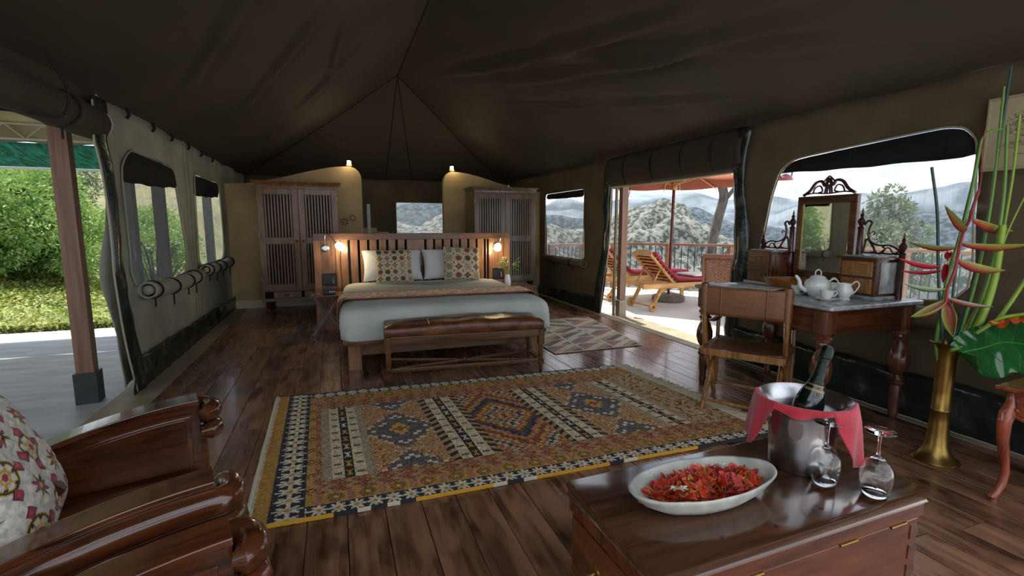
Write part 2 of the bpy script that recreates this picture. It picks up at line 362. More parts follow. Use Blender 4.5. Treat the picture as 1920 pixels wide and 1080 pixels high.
def window(name, hole, place, lab, drop, mscreen, sag=.02, rollz=None, yr=None, parts=True):
    w = thing(name, lab, 'window'); w['kind'] = 'structure'
    ys = [p[0] for p in hole]; zs = [p[1] for p in hole]; y0, y1, z0, z1 = min(ys), max(ys), min(zs), max(zs)
    c = ((y0+y1)/2, (z0+z1)/2); big = [(c[0]+(p[0]-c[0])*1.02, c[1]+(p[1]-c[1])*1.02) for p in hole]
    sheet(big, [], lambda y, z: -.012-.006*nz3(y*6, z*2, 4), place, .12).build('screen', mscreen, w, smooth='all')
    outline_tube(hole, lambda a, b, d: place(a, b, .014+dispL(a, b) if place is placeL else .016), .0065).build('window_piping', M['piping'], w, smooth=True)
    # the black storm flap hanging at the top of the opening
    def cut(y): u = (y-y0)/(y1-y0); return z1-drop*(.85+.18*sin(u*2.5+1)+.10*nz3(u*5, 3))
    H = [Vector((c[0]+(q[0]-c[0])*.985, c[1]+(q[1]-c[1])*.985)) for q in hole]; D = []
    for i, q in enumerate(H): D += [q.lerp(H[(i+1) % len(H)], k/4) for k in range(4)]
    st_ = [i for i in range(len(D)) if D[i].y > cut(D[i].x) and D[i-1].y <= cut(D[i-1].x)][0]; run = []
    for k in range(len(D)):
        q = D[(st_+k) % len(D)]
        if q.y <= cut(q.x): break
        run.append((q.x, q.y))
    ya, yb = run[-1][0], run[0][0]; run += [(lerp(ya, yb, k/20), cut(lerp(ya, yb, k/20))) for k in range(1, 20)]
    sheet(run, [], lambda y, z: .0+.004*nz3(y*7, z*5, 2), place, .1).build('storm_flap', M['black_canvas'], w, smooth='all', solid=.004)
    return w
window('window_1', W1, placeL, 'nearer screened window in the left canvas wall, two posts and a leafy plant behind it', .27, M['screen'])
window('window_2', W2, placeL, 'farther screened window in the left canvas wall, next to the plaster wall', .25, M['screen'])
def rolled(name, p, q, r, parent, m, straps, lab, sag=.03, ang=0, seg=14):
    t = thing(name, lab, 'rolled blind')
    P = [Vector(p).lerp(Vector(q), k/16)+Vector((0, 0, -sag*sin(pi*k/16)+.008*nz3(k*.7, 3))) for k in range(17)]
    t.location = P[0]; P = [v-P[0] for v in P]
    MB().tube(P, [r*(1+.12*nz3(k*.5, 9)) for k in range(17)], seg, cap=False, flat=1.15).build('roll', m, t, smooth='all', solid=.006)
    MB().tube(P, [r*.55]*17, 10, cap=True, flat=1.2).build('inner_roll', m, t, smooth='all')
    for e in (0, -1):
        c = P[e]; MB().tube([c+Vector((r*cos(2*pi*k/18)*1.1, 0, r*sin(2*pi*k/18))) for k in range(19)], .006, 5, cap=False).build('hem', M['piping'], t, smooth=True)
    for k, s in enumerate(straps):
        i = int(s*16); c = P[i]
        ring = [c+Vector(((r+.012)*cos(a)*1.15, 0, (r+.012)*sin(a))) for a in [2*pi*j/16 for j in range(17)]]
        MB().tube(ring, .009, 5, cap=False).build('strap', M['black_canvas'], t)
        MB().tube([c+Vector((.02, 0, -r)), c+Vector((.015, .01, -r-.09-.03*(k % 2)))], .007, 5).build('strap', M['black_canvas'], t)
    return t
rolled('rolled_blind', (XL+.085, 4.86, .80), (XL+.07, 6.55, .77), .062, None, M['canvas_wall'], (.1, .4, .7, .92), 'rolled canvas blind strapped under the nearer left window', .03)
rolled('rolled_blind', (XL+.085, 6.84, .80), (XL+.07, 8.45, .80), .055, None, M['canvas_wall'], (.08, .35, .6, .9), 'rolled canvas blind strapped under the farther left window', .02)

# right wall
def dispR(y, z): return .012*sin(y*4+z*3)+.018*nz3(y*2, z*1.2, 7)+.03*math.exp(-abs(y-3.8)/.3)*sin(z*5)
W3 = [(1.93, .86), (3.40, .86), (3.42, 1.45), (3.33, 1.80), (3.20, 1.91), (2.9, 1.94), (2.1, 1.985), (1.97, 1.96), (1.90, 1.86), (1.87, 1.4)]
W3 = smooth_loop(W3, 4)
wr1 = [(.4, .08), (3.80, .08), (3.74, .6), (3.80, 1.2), (3.74, 1.8), (3.78, ZE), (.4, ZE)]
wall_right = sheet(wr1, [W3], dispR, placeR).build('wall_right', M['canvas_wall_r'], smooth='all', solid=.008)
struct(wall_right, 'olive brown canvas tent wall behind the dressing table', 'wall')
skirt(.42, 3.78, placeR, .30, .34, wall_right, seed=3)
band(lambda z: 3.80+.03*sin(z*4), placeR, wall_right, .17, .02, 2.28, -1, 4)
W4 = rpoly(6.95, 8.46, .79, 1.93, .07)
wr2 = [(6.36, .06), (8.78, .06), (10.6, .06), (10.6, ZE), (6.14, ZE), (6.16, 1.2), (6.24, .5)]
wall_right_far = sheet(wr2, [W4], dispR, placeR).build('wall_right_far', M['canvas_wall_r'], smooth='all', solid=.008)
struct(wall_right_far, 'olive brown canvas tent wall between the doorway and the far wardrobe', 'wall')
skirt(6.32, 8.76, placeR, .25, .16, wall_right_far, seed=5)
def ysR(z): return lerp(6.36, 6.13, min(1, z/1.4))+.02*sin(z*5)
band(ysR, placeR, wall_right_far, .15, .02, 2.2, 1, 6)
MB().tube([placeR(ysR(.02+z*2.2/30)-.006, .02+z*2.2/30, .02) for z in range(31)], .012, 6).build('edge_piping', M['piping'], wall_right_far, smooth=True)
window('window_3', W3, placeR, 'large screened window behind the mirror on the right wall', .2, M['screen_r'])
window('window_4', W4, placeR, 'screened window in the right wall beyond the doorway', .12, M['screen'])
rolled('rolled_blind', (XR-.06, 6.85, .73), (XR-.06, 8.5, .75), .05, None, M['canvas_wall_r'], (.3, .7), 'rolled canvas blind under the window beyond the doorway', .01)
rolled('rolled_blind', (XR-.068, 1.9, .735), (XR-.068, 3.45, .75), .062, None, M['canvas_wall_r'], (.22, .5, .8), 'rolled olive canvas blind below the large window behind the table', .01)

# doorway: rolled header, top strip, wooden jamb
door = thing('door_1', 'open doorway onto the sun deck with a rolled up canvas flap', 'doorway'); door['kind'] = 'structure'
def hf(u, v):
    y = lerp(6.2, 3.72, u); z = lerp(2.3, lerp(1.90, 1.88, u)-.01*sin(u*pi), v); return (XR-.02-.07*sin(v*pi*.95)**.8-.01*nz3(y*4, z*4), y, z)
MB().grid(hf, 40, 10).build('rolled_door_flap', M['canvas_roof'], door, smooth='all', solid=.01, label='dark brown rolled canvas flap above the doorway')
MB().tube([(XR-.02, lerp(6.2, 3.72, k/20), lerp(1.90, 1.885, k/20)-.012*sin(pi*k/20)) for k in range(21)], .022, 8).build('lit_flap_edge', M['piping'], door, smooth=True)  # pale tube imitates the light along the flap's lower edge
for y in (5.75, 5.15, 4.6, 4.12):
    MB().tube([(XR-.03, y, 2.28), (XR-.098, y, 2.15), (XR-.10, y-.01, 2.05), (XR-.05, y-.02, 1.91)], .012, 5).build('flap_strap', M['black_canvas'], door)
B(XR+.10, XR+.20, 6.02, 6.11, .25, 2.1).build('door_post', M['post'], door, bevel=.006)
B(XR+.09, XR+.21, 6.01, 6.12, 0, .25).build('post_shoe', M['ledge'], door, bevel=.004, label='pale grey concrete shoe of the door post')
B(XR+.05, XR+.075, 6.10, 6.14, 0, 2.2).build('door_track', M['ledge'], door)
B(3.86, 4.12, 3.6, 6.3, -.03, .002).build('threshold', M['ledge'], door, label='pale worn threshold strip')

# left opening: rolled up canvas along the eave
tl = rolled('rolled_awning', (XL+.0, .3, 2.12), (XL+.0, 4.42, 2.08), .10, None, M['canvas_roof'], (.2, .6, .88), 'thick brown rolled canvas above the open left side', .02, seg=20)
MB().grid(lambda u, v: (XL-.01-.02*nz3(u*9, v*3), lerp(.3, 4.45, u), lerp(2.34, 2.14, v)), 40, 4).build('valance', M['canvas_roof'], tl, smooth='all', solid=.01).location = -tl.location
MB().tube(catmull([(XL+.13, 3.55, 2.30), (XL+.19, 3.6, 2.12), (XL+.14, 3.62, 1.98), (XL+.02, 3.5, 1.97), (XL-.2, 3.2, 1.93)], 6), .008, 5).build('tie_cord', M['black_canvas'], tl).location = -tl.location

# rear canvas wall
def placeB(x, z, d): return (x, YB-d, z)
W5 = rpoly(1.25, 2.27, .9, 1.83, .04)
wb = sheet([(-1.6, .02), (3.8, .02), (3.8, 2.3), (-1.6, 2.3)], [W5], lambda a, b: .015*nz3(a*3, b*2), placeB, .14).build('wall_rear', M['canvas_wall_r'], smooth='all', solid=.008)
struct(wb, 'dark canvas wall at the rear of the tent', 'wall')
w5 = thing('window_5', 'small screened window behind the bed head', 'window'); w5['kind'] = 'structure'
sheet(W5, [], lambda a, b: 0, placeB, .2).build('screen', M['screen'], w5)
outline_tube(W5, lambda a, b, d: placeB(a, b, .014), .008).build('window_piping', M['piping'], w5)
B(1.1, 2.4, YB+.03, YB+.05, 1.83, 2.0).build('storm_flap', M['black_canvas'], w5)

# ------------------------------------------------------------------ roof
XM, ZR, YH = 1.1, 3.84, 8.57
wr = [((3.1, 2.2, 3.0), (2.1, 6.2, 3.1), .05, .030), ((3.5, 1.9, 2.7), (2.2, 5.0, 3.1), .04, .02), ((2.6, 3.0, 0), (1.6, 7.2, 0), .05, .03), ((3.4, 3.6, 0), (2.3, 6.9, 0), .04, .018), ((3.6, 3.0, 0), (2.7, 5.4, 0), .035, .016),
      ((-.9, 6.3, 0), (.3, 4.2, 0), .04, .02), ((-.4, 7.2, 0), (.7, 5.4, 0), .05, .02), ((-1.2, 5.2, 0), (0, 3.0, 0), .05, .02), ((0, 6.6, 0), (.2, 5.0, 0), .03, .02)]
def wrinkle(x, y):
    d = 0
    for a, b, s, h in wr:
        ax, ay = a[0], a[1]; bx, by = b[0], b[1]; dx, dy = bx-ax, by-ay; L2 = dx*dx+dy*dy; t = ((x-ax)*dx+(y-ay)*dy)/L2
        if -.05 < t < 1.05:
            q = hypot(x-ax-t*dx, y-ay-t*dy); q += .04*nz3(t*9, ax*3); w = sin(pi*max(0, min(1, t)))**.5
            d += -1.7*h*w*math.exp(-(q/s)**2)+1.5*h*.8*w*math.exp(-((q-2*s)/s)**2)
    return d
def roof_z(x, y):
    s = abs(x-XM)/2.7; z1 = ZR-(ZR-ZE)*s
    if y > YH:
        t = (y-YH)/(YB-YH); z1 = min(z1, ZR-(ZR-ZE)*t)
        s = max(s, t)
    sag = .13*sin(pi*min(1, s))*(.6+.4*sin(y*1.1+x))
    return z1-sag+wrinkle(x, y)+.012*nz3(x*1.5, y*1.5, 5)+.01*nz3(x*5, y*2, 8)
rm = MB().grid(lambda u, v: (lerp(-1.80, 3.90, u), lerp(.25, 10.66, v), roof_z(lerp(-1.80, 3.90, u), lerp(.25, 10.66, v))), 184, 300)  # roof stops short, out of view, so sky light enters at the front
ceiling = rm.build('ceiling', M['canvas_roof'], smooth='all', solid=.006)
struct(ceiling, 'dark brown sagging canvas tent roof with a central ridge', 'ceiling')
MB().tube([(XM, lerp(.3, YH, k/30), roof_z(XM, lerp(.3, YH-.02, k/30))-.012) for k in range(31)], .014, 6).build('ridge_seam', M['black_canvas'], ceiling, smooth=True)
for sx in (-1, 1):
    MB().tube([(XM+sx*2.66*t, YH+(YB-YH)*t*.98, roof_z(XM+sx*2.66*t, YH+(YB-YH)*t*.98)-.01) for t in [k/24 for k in range(25)]], .011, 6).build('hip_seam', M['black_canvas'], ceiling, smooth=True)
for sx, dx in ((-.05, 0), (.5, 0)):
    MB().tube([(XM+sx*t, lerp(YH, YB-.05, t), roof_z(XM+sx*t, lerp(YH, YB-.05, t))-.01) for t in [k/16 for k in range(17)]], .008, 6).build('hip_seam', M['black_canvas'], ceiling, smooth=True)

# ------------------------------------------------------------------ plaster partitions behind the bed
def arch(x0, x1, xp, zlow, zp, flip):
    pts = [(x0, 0)]
    n = 30; o = []
    for k in range(n+1):
        t = k/n
        # from the low shoulder up to the peak then down the rounded free end
        if t < .62:
            s = t/.62; o.append((lerp(x0, xp, s), lerp(zlow, zp, (3*s*s-2*s**3)**1.15) if s > .35 else lerp(zlow, zlow+.0, s)+((zp-zlow)*((3*s*s-2*s**3)**1.15))))
        else:
            s = (t-.62)/.38; a = pi/2*s; o.append((xp+(x1-xp)*sin(a), zp-.20*(1-cos(a))))
    return [(x0, 0)]+o+[(x1, 0)]
al = arch(-1.6, .47, .27, 2.0, 2.33, 0)
pl = MB().prism(al, .12).build('wall_back_left', M['plaster'], bevel=.012); pl.location = (0, 8.81, 0)
struct(pl, 'ochre plaster partition wall with a rounded peak behind the left wardrobe', 'wall')
ar = [(3.8+(-1.6-x)*(1.92/2.07), z) for x, z in arch(-1.6, .47, .27, 2.0, 2.31, 0)][::-1]
pr_ = MB().prism(ar, .12).build('wall_back_right', M['plaster'], bevel=.012); pr_.location = (0, 8.81, 0)
struct(pr_, 'ochre plaster partition wall with a rounded peak behind the right wardrobe', 'wall')
for o_, a, b in ((pl, -1.58, .46), (pr_, 1.9, 3.78)):
    k = B(a, b, -.075, -.061, 0, .13); k.build('baseboard', M['plaster_base'], o_)
# flower shaped cut-outs in the left partition
for cx, cz, r, n in ((.30, 1.47, .075, 8), (.165, 1.41, .08, 8)):
    mb = MB()
    for i in range(n):
        a = 2*pi*i/n+.2; dx, dz = cos(a), sin(a); px_, pz_ = -dz, dx; w = .009
        mb.add([(dx*.014, 0, dz*.014), (dx*r*.6+px_*w, 0, dz*r*.6+pz_*w), (dx*r, 0, dz*r), (dx*r*.6-px_*w, 0, dz*r*.6-pz_*w)], [(0, 1, 2, 3)])
    c = mb.build('flower_cutout', M['black_canvas'], pl, solid=.004, label='dark flower shaped cut-out in the plaster'); c.location = (cx, -.0615, cz)
# bathroom things seen between the partitions
wc = thing('bathroom_step', 'small pale stepped plaster block seen behind the bed head', 'step', (.70, 9.6, 0))
B(-.3, .05, -.2, .2, 0, 1.30).build('block', M['plaster'], wc, bevel=.02); B(.05, .28, -.2, .2, 0, 1.22).build('block', M['plaster'], wc, bevel=.02)
tag(B(-.03, .03, -.02, .02, 0, 1.72).build('white_pipe', mat('white pipe', 'a9b0b0', .5), bevel=.008), 'slim whitish upright beside the left plaster wall', 'pipe', loc=(.58, 9.0, 0))
for x_, z_, l_ in ((.28, 2.34, 'small bright spotlight on top of the left plaster wall'), (2.06, 2.32, 'small bright spotlight on top of the right plaster wall')):
    s = thing('spotlight', l_, 'spotlight', (x_, 8.81, z_))
    MB().lathe([(.05, 0), (.05, .03), (.035, .04)], 14).build('spot_base', M['plaster'], s, smooth=True)
    MB().lathe([(.025, .04), (.032, .07), (.028, .09), (0, .095)], 14).build('bulb', mat('warm bulb', 'fff0c0', .5, emit='ffe9b8', es=22), s, smooth=True)
    p = bpy.data.lights.new('spot_glow', 'POINT'); p.energy = 1.2; p.color = (1, .8, .5); p.shadow_soft_size = .04
    po = bpy.data.objects.new('spot_glow', p); COL.objects.link(po); po.location = (0, -.16, .09); po.parent = s
# ------------------------------------------------------------------ outside: patio, deck, ground, hills
patio = struct(B(-14, -1.685, -7, 7.75, -.12, -.008).build('patio', M['concrete']), 'grey brushed concrete patio outside the left opening', 'patio')
RAIL = [(3.95, 8.55), (4.92, 9.02), (5.66, 9.05), (7.2, 7.31), (8.6, 5.06), (8.3, 1.5), (8.3, -3)]
dk = [(3.87, -3)]+[(3.87, 8.6)]+[(a+.12, b+.12) for a, b in RAIL[1:]]
mbd = MB(); n = len(dk); mbd.add([(x, y, -.008) for x, y in dk]+[(x, y, -.2) for x, y in dk], [tuple(range(n)), tuple(range(2*n-1, n-1, -1))]+[(i, i+n, (i+1) % n+n, (i+1) % n) for i in range(n)])
struct(mbd.build('deck', M['deck']), 'bright sunlit pale sun deck outside the doorway', 'deck')

struct(B(-1.7, 3.86, -9, -1.21, -.12, -.01).build('bounce_slab', M['deck']), 'unseen pale slab added before the tent to bounce sunlight in', 'deck')  # added out of view; the sunlit slab bounces light into the tent
# left posts
def post(x, y, label, h=2.9, m='post', base=True, rz=.0):
    t = thing('wooden_post', label, 'post', (x, y, -.008), rz)
    B(-.055, .055, -.055, .055, .18 if base else 0, h).build('shaft', M[m], t, bevel=.004)
    if base: B(-.072, .072, -.072, .072, 0, .24).build('post_shoe', M['steel_base'], t, bevel=.003, label='chipped dark metal shoe of the post')
    return t
post(-1.84, 4.5, 'reddish wooden post with a chipped dark shoe at the open left side', 2.6, rz=.1)
post(-1.92, 5.87, 'dark post behind the left part of the nearer left window', m='post_shaded')
post(-1.92, 6.80, 'dark post behind the right part of the nearer left window', m='post_shaded')
post(-1.92, 9.10, 'dark post behind the farther left window', m='post_shaded')

# fly sheet canopy over the patio with its truss and green net
cp = thing('patio_canopy', 'beige canvas patio canopy with a pale truss and green edge sheet', 'canopy')
M['canopy'] = mat('beige canopy cloth', 'a8a184', .8, color2='938c70', scale=2, bump=.3, bscale=5, thin=.35)
M['green_sheet'] = mat('green translucent sheet', '3f8a80', .6, color2='2c5a4c', scale=8, stretch=(3, 1, 1), thin=.6)
M['pale_metal'] = mat('pale painted steel', 'b9b39c', .5)
MB().grid(lambda u, v: (lerp(-9, -1.68, u), lerp(-1.2, 6.95, v), lerp(2.75, 2.46, v)-.05*sin(v*pi)+.02*nz3(u*9, v*6)), 50, 40).build('canopy_cloth', M['canopy'], cp, smooth='all', solid=.006)
MB().grid(lambda u, v: (lerp(-9, -1.9, u), lerp(6.98, 7.72, v), lerp(2.27, 2.06, v)-.02*abs(sin(u*40))*(1-v)-.02*sin(v*pi)), 120, 6).build('green_edge_sheet', M['green_sheet'], cp, smooth='all', solid=.004)
MB().grid(lambda u, v: (lerp(-9, -1.9, u), 6.96+.01*sin(u*60), lerp(2.47, 2.26-.018*abs(sin(u*38)), v)), 120, 3).build('valance', M['canopy'], cp, smooth='all', solid=.004)
for z in (2.44, 2.28): MB().tube([(-9, 6.9, z), (-1.92, 6.9, z)], .014, 8).build('truss_chord', M['pale_metal'], cp, smooth=True)
k = 0; x = -8.9
while x < -2.1:
    MB().tube([(x, 6.9, 2.28), (x+.17, 6.9, 2.44)], .008, 6).build('truss_brace', M['pale_metal'], cp); MB().tube([(x+.17, 6.9, 2.44), (x+.34, 6.9, 2.28)], .008, 6).build('truss_brace', M['pale_metal'], cp); x += .34
MB().tube([(-9, 7.74, 2.05), (-1.9, 7.74, 2.05)], .02, 8).build('edge_tube', mat('white tube', 'd9e6e0', .5), cp, smooth=True)
for x in (-8.0, -5.9, -3.95): MB().tube([(x, -1, 2.70), (x, 3, 2.55), (x, 6.9, 2.43)], .014, 6).build('canopy_rafter', M['pale_metal'], cp, smooth=True)
for y in (1.5, 4.6): MB().tube([(-9, y, lerp(2.75, 2.46, (y+1)/8)-.06), (-1.9, y, lerp(2.75, 2.46, (y+1)/8)-.06)], .012, 6).build('canopy_purlin', M['pale_metal'], cp, smooth=True)
for x in (-8.9, -5.5): MB().tube([(x, 6.9, -.008), (x, 6.9, 2.44)], .03, 8).build('canopy_leg', M['pale_metal'], cp, smooth=True)

# terrain
def ramp(x, ks):
    if x <= ks[0][0]: return ks[0][1]
    for (a, va), (b, vb) in zip(ks, ks[1:]):
        if x <= b: t = (x-a)/(b-a); t = t*t*(3-2*t); return va+(vb-va)*t
    return ks[-1][1]
def terrain_mat(name, cs, scale, lo, hi, s2=None):
    m = mat(name, cs[0], .95, color2=cs[1], scale=scale, lo=lo, hi=hi, detail=10, distort=.4, bump=.0)
    return m
def hill(name, r0, r1, rc, crest, zlow0, zlow1, m, lab, th0=-45, th1=90, nt=260, nr=40, amp=6, fs=.02, tex=None):
    def f(u, v):
        th = radians(lerp(th0, th1, u)); r = r0*(r1/r0)**v; td = lerp(th0, th1, u)
        zc = 1.35+ramp(td, crest)*rc
        if r < rc: t = (r-r0)/(rc-r0); z = lerp(zlow0, zc, t**1.15)
        else: t = (r-rc)/(r1-rc); z = lerp(zc, zlow1, t)
        x, y = r*sin(th), r*cos(th); a = amp*min(1, abs(r-r0)/(rc*.15)); 
        z += a*(nz3(x*fs, y*fs, 3)+.5*nz3(x*fs*2.3, y*fs*2.3, 9)+.25*nz3(x*fs*5, y*fs*5, 1)-.35)*(.45 if abs(r-rc) < rc*.05 else 1)
        return (x, y, z)
    o = MB().grid(f, nt, nr).build(name, m, smooth='all'); return struct(o, lab, 'hill')
M['hill_far_haze'] = mat('far hills', '4f5b66', .95, color2='737d84', scale=.02, lo=.42, hi=.6, detail=12)  # distance haze put into the base colour as pale blue grey
M['hill_mid_haze'] = mat('wooded hill', '222d35', .95, color2='46545c', scale=.22, lo=.42, hi=.6, detail=13, bump=1, bscale=.3)  # bluish tint of distance haze mixed into the wooded tone
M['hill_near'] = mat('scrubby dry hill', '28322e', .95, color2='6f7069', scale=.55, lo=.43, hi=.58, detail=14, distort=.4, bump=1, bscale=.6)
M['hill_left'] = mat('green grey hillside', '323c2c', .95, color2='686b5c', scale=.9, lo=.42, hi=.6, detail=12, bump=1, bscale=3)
hill('hills', 600, 1700, 1100, [(-45, .12), (-26, .09), (-22, .06), (0, .055), (22, .060), (30, .055), (36, .067), (40, .070), (43, .060), (48, .064), (56, .058), (64, .070), (90, .07)], -60, -60, M['hill_far_haze'], 'distant mountain ridge tinted pale blue grey for haze', amp=60, fs=.004)
hill('hills', 330, 760, 520, [(-45, -.02), (5, .03), (9, .052), (16, .045), (24, .04), (31, .018), (35, .02), (38, .038), (41, .04), (46, .012), (50, .01), (56, .022), (64, .02), (90, .03)], -70, -90, M['hill_mid_haze'], 'dark wooded ridge below the distant mountains', amp=22, fs=.012)
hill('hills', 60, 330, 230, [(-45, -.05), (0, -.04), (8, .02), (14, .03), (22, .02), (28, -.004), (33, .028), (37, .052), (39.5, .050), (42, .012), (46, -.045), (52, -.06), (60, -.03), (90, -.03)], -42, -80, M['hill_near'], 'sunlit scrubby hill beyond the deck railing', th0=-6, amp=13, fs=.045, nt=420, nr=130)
def gl(u, v):
    x = lerp(-60, 2.2, u**.7); y = lerp(7.76, 90, v**1.8); d = y-7.76
    left = max(0, min(1, (-x-1.5+.04*d)/6)); z = -.10+left*(.045*min(d, 12)+.16*max(0, d-12))-(1-left)*.25*d
    return (x, y, z+.12*nz3(x*.7, y*.7)*min(1, d)*min(1, max(0, (-2.2-x)))-(.25 if x > -2 else 0))
M['soil'] = mat('soil and dry grass', '4f5236', .95, color2='6c6843', scale=1.6, bump=.4, bscale=12)
struct(MB().grid(gl, 80, 90).build('ground', M['soil']), 'rising garden ground beyond the patio', 'ground')
struct(MB().grid(lambda u, v: (lerp(-60, -13.9, u), lerp(-30, 7.76, v), -.12+.1*nz3(u*20, v*20)+max(0, u*0+(-14-lerp(-60, -13.9, u))*.1)), 30, 30).build('ground_left', M['soil']), 'garden ground far to the left of the patio', 'ground')
struct(MB().grid(lambda u, v: (lerp(-60, -20, u), lerp(15, 60, v)+u*6, -2+9.5*sin(v*1.5)*(1-.75*u**1.5)+1.5*nz3(u*8, v*8)+.6*nz3(u*22, v*22)), 60, 50).build('hillside', M['hill_left'], smooth='all'), 'grey green hillside behind the bush on the left', 'hill')
struct(MB().grid(lambda u, v: (lerp(-2, 60, u), lerp(10.9, 75, v), -1.2-lerp(0, 35, v)+.6*nz3(u*9, v*9)), 30, 30).build('slope', M['hill_near'], smooth='all'), 'slope falling away behind the tent', 'hill')

# leafy ground cover: nobody could count it
def leaf_quad(mb, c, d, n, ln, w):
    s = d.cross(n).normalized()*w; mb.add([c, c+d*ln*.5+s+n*ln*.08, c+d*ln, c+d*ln*.5-s+n*ln*.08], [(0, 1, 2, 3)])
def rdir():
    while 1:
        v = Vector((random.uniform(-1, 1), random.uniform(-1, 1), random.uniform(-1, 1)))
        if .1 < v.length < 1: return v.normalized()
M['leaf_ground'] = mat('ground cover leaf', '5f7d2e', .55, color2='a3a558', scale=1.8, lo=.3, hi=.7, thin=.3)
mb = MB()
def gz(x, y):
    d = y-7.76; left = max(0, min(1, (-x-1.5+.04*d)/6)); return -.10+left*(.045*min(d, 12)+.16*max(0, d-12))-(1-left)*.25*d+.12*nz3(x*.7, y*.7)*min(1, d)*min(1, max(0, (-2.2-x)))
for i in range(52000):
    v = random.random()**1.7; y = 7.8+v*11; x = random.uniform(-1.4-.55*y, -2.0); s = .05+.006*(y-7.8)
    d = rdir(); d.z = abs(d.z)*.6; d.normalize(); leaf_quad(mb, Vector((x, y, gz(x, y)+random.random()*.2)), d, Vector((0, 0, 1)), s*random.uniform(.8, 1.6), s*.4)
g = mb.build('ground_cover', M['leaf_ground'], kind='stuff'); g['kind'] = 'stuff'; tag(g, 'low yellow green leafy ground cover along the patio edge', 'plants')

def foliage(blobs, n, size, mname, parent, name='foliage', asp=.42):
    mb = MB(); tot = sum(b[3]**2 for b in blobs)
    for (x, y, z, r) in blobs:
        for i in range(int(n*r*r/tot)):
            d = rdir(); p = Vector((x, y, z))+Vector((d.x, d.y, d.z*.85))*r*random.uniform(.55, 1.06); e = (d+rdir()*.9).normalized(); nn = rdir()
            leaf_quad(mb, p, e, nn, size*random.uniform(.7, 1.4), size*asp*.5)
    return mb.build(name, M[mname], parent, kind='stuff')
def tree(name, label, loc, h, blobs, n, size, mname, r=.07, group=None, lean=.1, cat='tree'):
    t = thing(name, label, cat, loc, 0, group); mb = MB()
    top = max(b[2] for b in blobs); main = catmull([(0, 0, -.1), (lean*.3, 0, top*.35), (lean, 0, top*.9)], 5)
    mb.tube(main, [r*(1-.7*i/len(main)) for i in range(len(main))], 8)
    for b in blobs[::1]:
        s = Vector((lean*.5, 0, max(.1, b[2]*.45))); mb.tube(catmull([s, s.lerp(Vector(b[:3]), .5)+Vector((0, 0, .05)), Vector(b[:3])], 4), [r*.5, r*.45, r*.4, r*.35, r*.3, r*.25, r*.2, r*.15, r*.1], 6)
    mb.build('trunk', M['bark'], t, smooth=True); foliage(blobs, n, size, mname, t); return t
M['bark'] = mat('bark', '5b544c', .9, color2='3d3833', scale=14, stretch=(1, 1, .3), bump=.6)
M['leaf_bush'] = mat('bush leaf', '5d8238', .6, color2='93ad60', scale=2.2, thin=.3)
M['leaf_tree'] = mat('grey green leaf', '56664a', .6, color2='8b966f', scale=1.5, thin=.3)
def blobs(n, R, H, z0, r0, r1, seed, sq=1):
    rr = random.Random(seed); o = []
    for i in range(n):
        a = rr.uniform(0, 2*pi); q = rr.random()**.6*R; z = z0+rr.random()*H; k = 1-.5*abs((z-z0)/max(H, .01)-.4); o.append((cos(a)*q*k, sin(a)*q*k*sq, z, rr.uniform(r0, r1)))
    return o
tree('leafy_bush', 'big feathery bright green bush beyond the patio at the left edge', (-7.35, 14.4, .15), 2, blobs(46, 1.9, 1.85, .25, .45, .8, 1), 42000, .11, 'leaf_bush', cat='bush')
tree('leafy_bush', 'green bush low on the slope right of the big bush', (-6.4, 20.5, .6), 2, blobs(14, 1.2, .9, .3, .4, .6, 2), 7000, .12, 'leaf_bush', cat='bush')
tree('garden_tree', 'dark green tree on the hillside above the big bush', (-13.0, 21.0, 1.4), 3, blobs(16, 1.8, 2.2, 1.2, .5, 1.0, 3), 7000, .18, 'leaf_tree')
tree('garden_tree', 'small dark tree against the sky right of the wooden post', (-10.2, 24.5, .9), 3, blobs(10, 1.2, 1.8, .9, .4, .8, 4), 4000, .16, 'leaf_tree')
tree('leafy_bush', 'yellow green bush seen through the nearer left window', (-4.6, 16.5, -.2), 2, blobs(12, 1.0, .9, .4, .3, .5, 5), 6000, .10, 'leaf_bush', cat='bush')
tree('leafy_bush', 'leafy bush on the left garden bank seen in the mirror', (-9.5, 9.6, 0), 2, blobs(20, 1.6, 1.6, .5, .5, .8, 6), 9000, .12, 'leaf_bush', cat='bush')
tree('leafy_bush', 'bright bush at the patio corner seen in the mirror', (-7.6, 8.9, 0), 2, blobs(16, 1.0, 1.2, .4, .35, .6, 8), 7000, .10, 'leaf_bush', cat='bush')
rf = thing('garden_pavilion', 'small pointed tan roof among the bushes on the left slope', 'pavilion', (-11.2, 22.0, 1.3))
MB().lathe([(1.5, 1.5), (.0, 2.3)], 4).build('roof', mat('tan roof', 'a9835f', .8), rf); [MB().tube([(a, b, 0), (a, b, 1.55)], .05, 6).build('post', M['bark'], rf) for a in (-.8, .8) for b in (-.8, .8)]
tree('screen_tree', 'grey green tree seen through the large window beside the mirror', (9.9, 6.2, -1.2), 3.5, [(0, 0, 1.9, .55), (.3, .2, 2.3, .45), (-.35, -.1, 2.3, .4), (.1, 0, 2.75, .35), (.5, -.3, 1.7, .45), (-.5, .3, 1.7, .45), (-.2, .1, 3.0, .18), (.45, .1, 2.9, .22), (.05, 0, 3.15, .16), (.7, -.1, 2.4, .25), (-.6, .2, 2.7, .15)], 7000, .09, 'leaf_tree', .09)
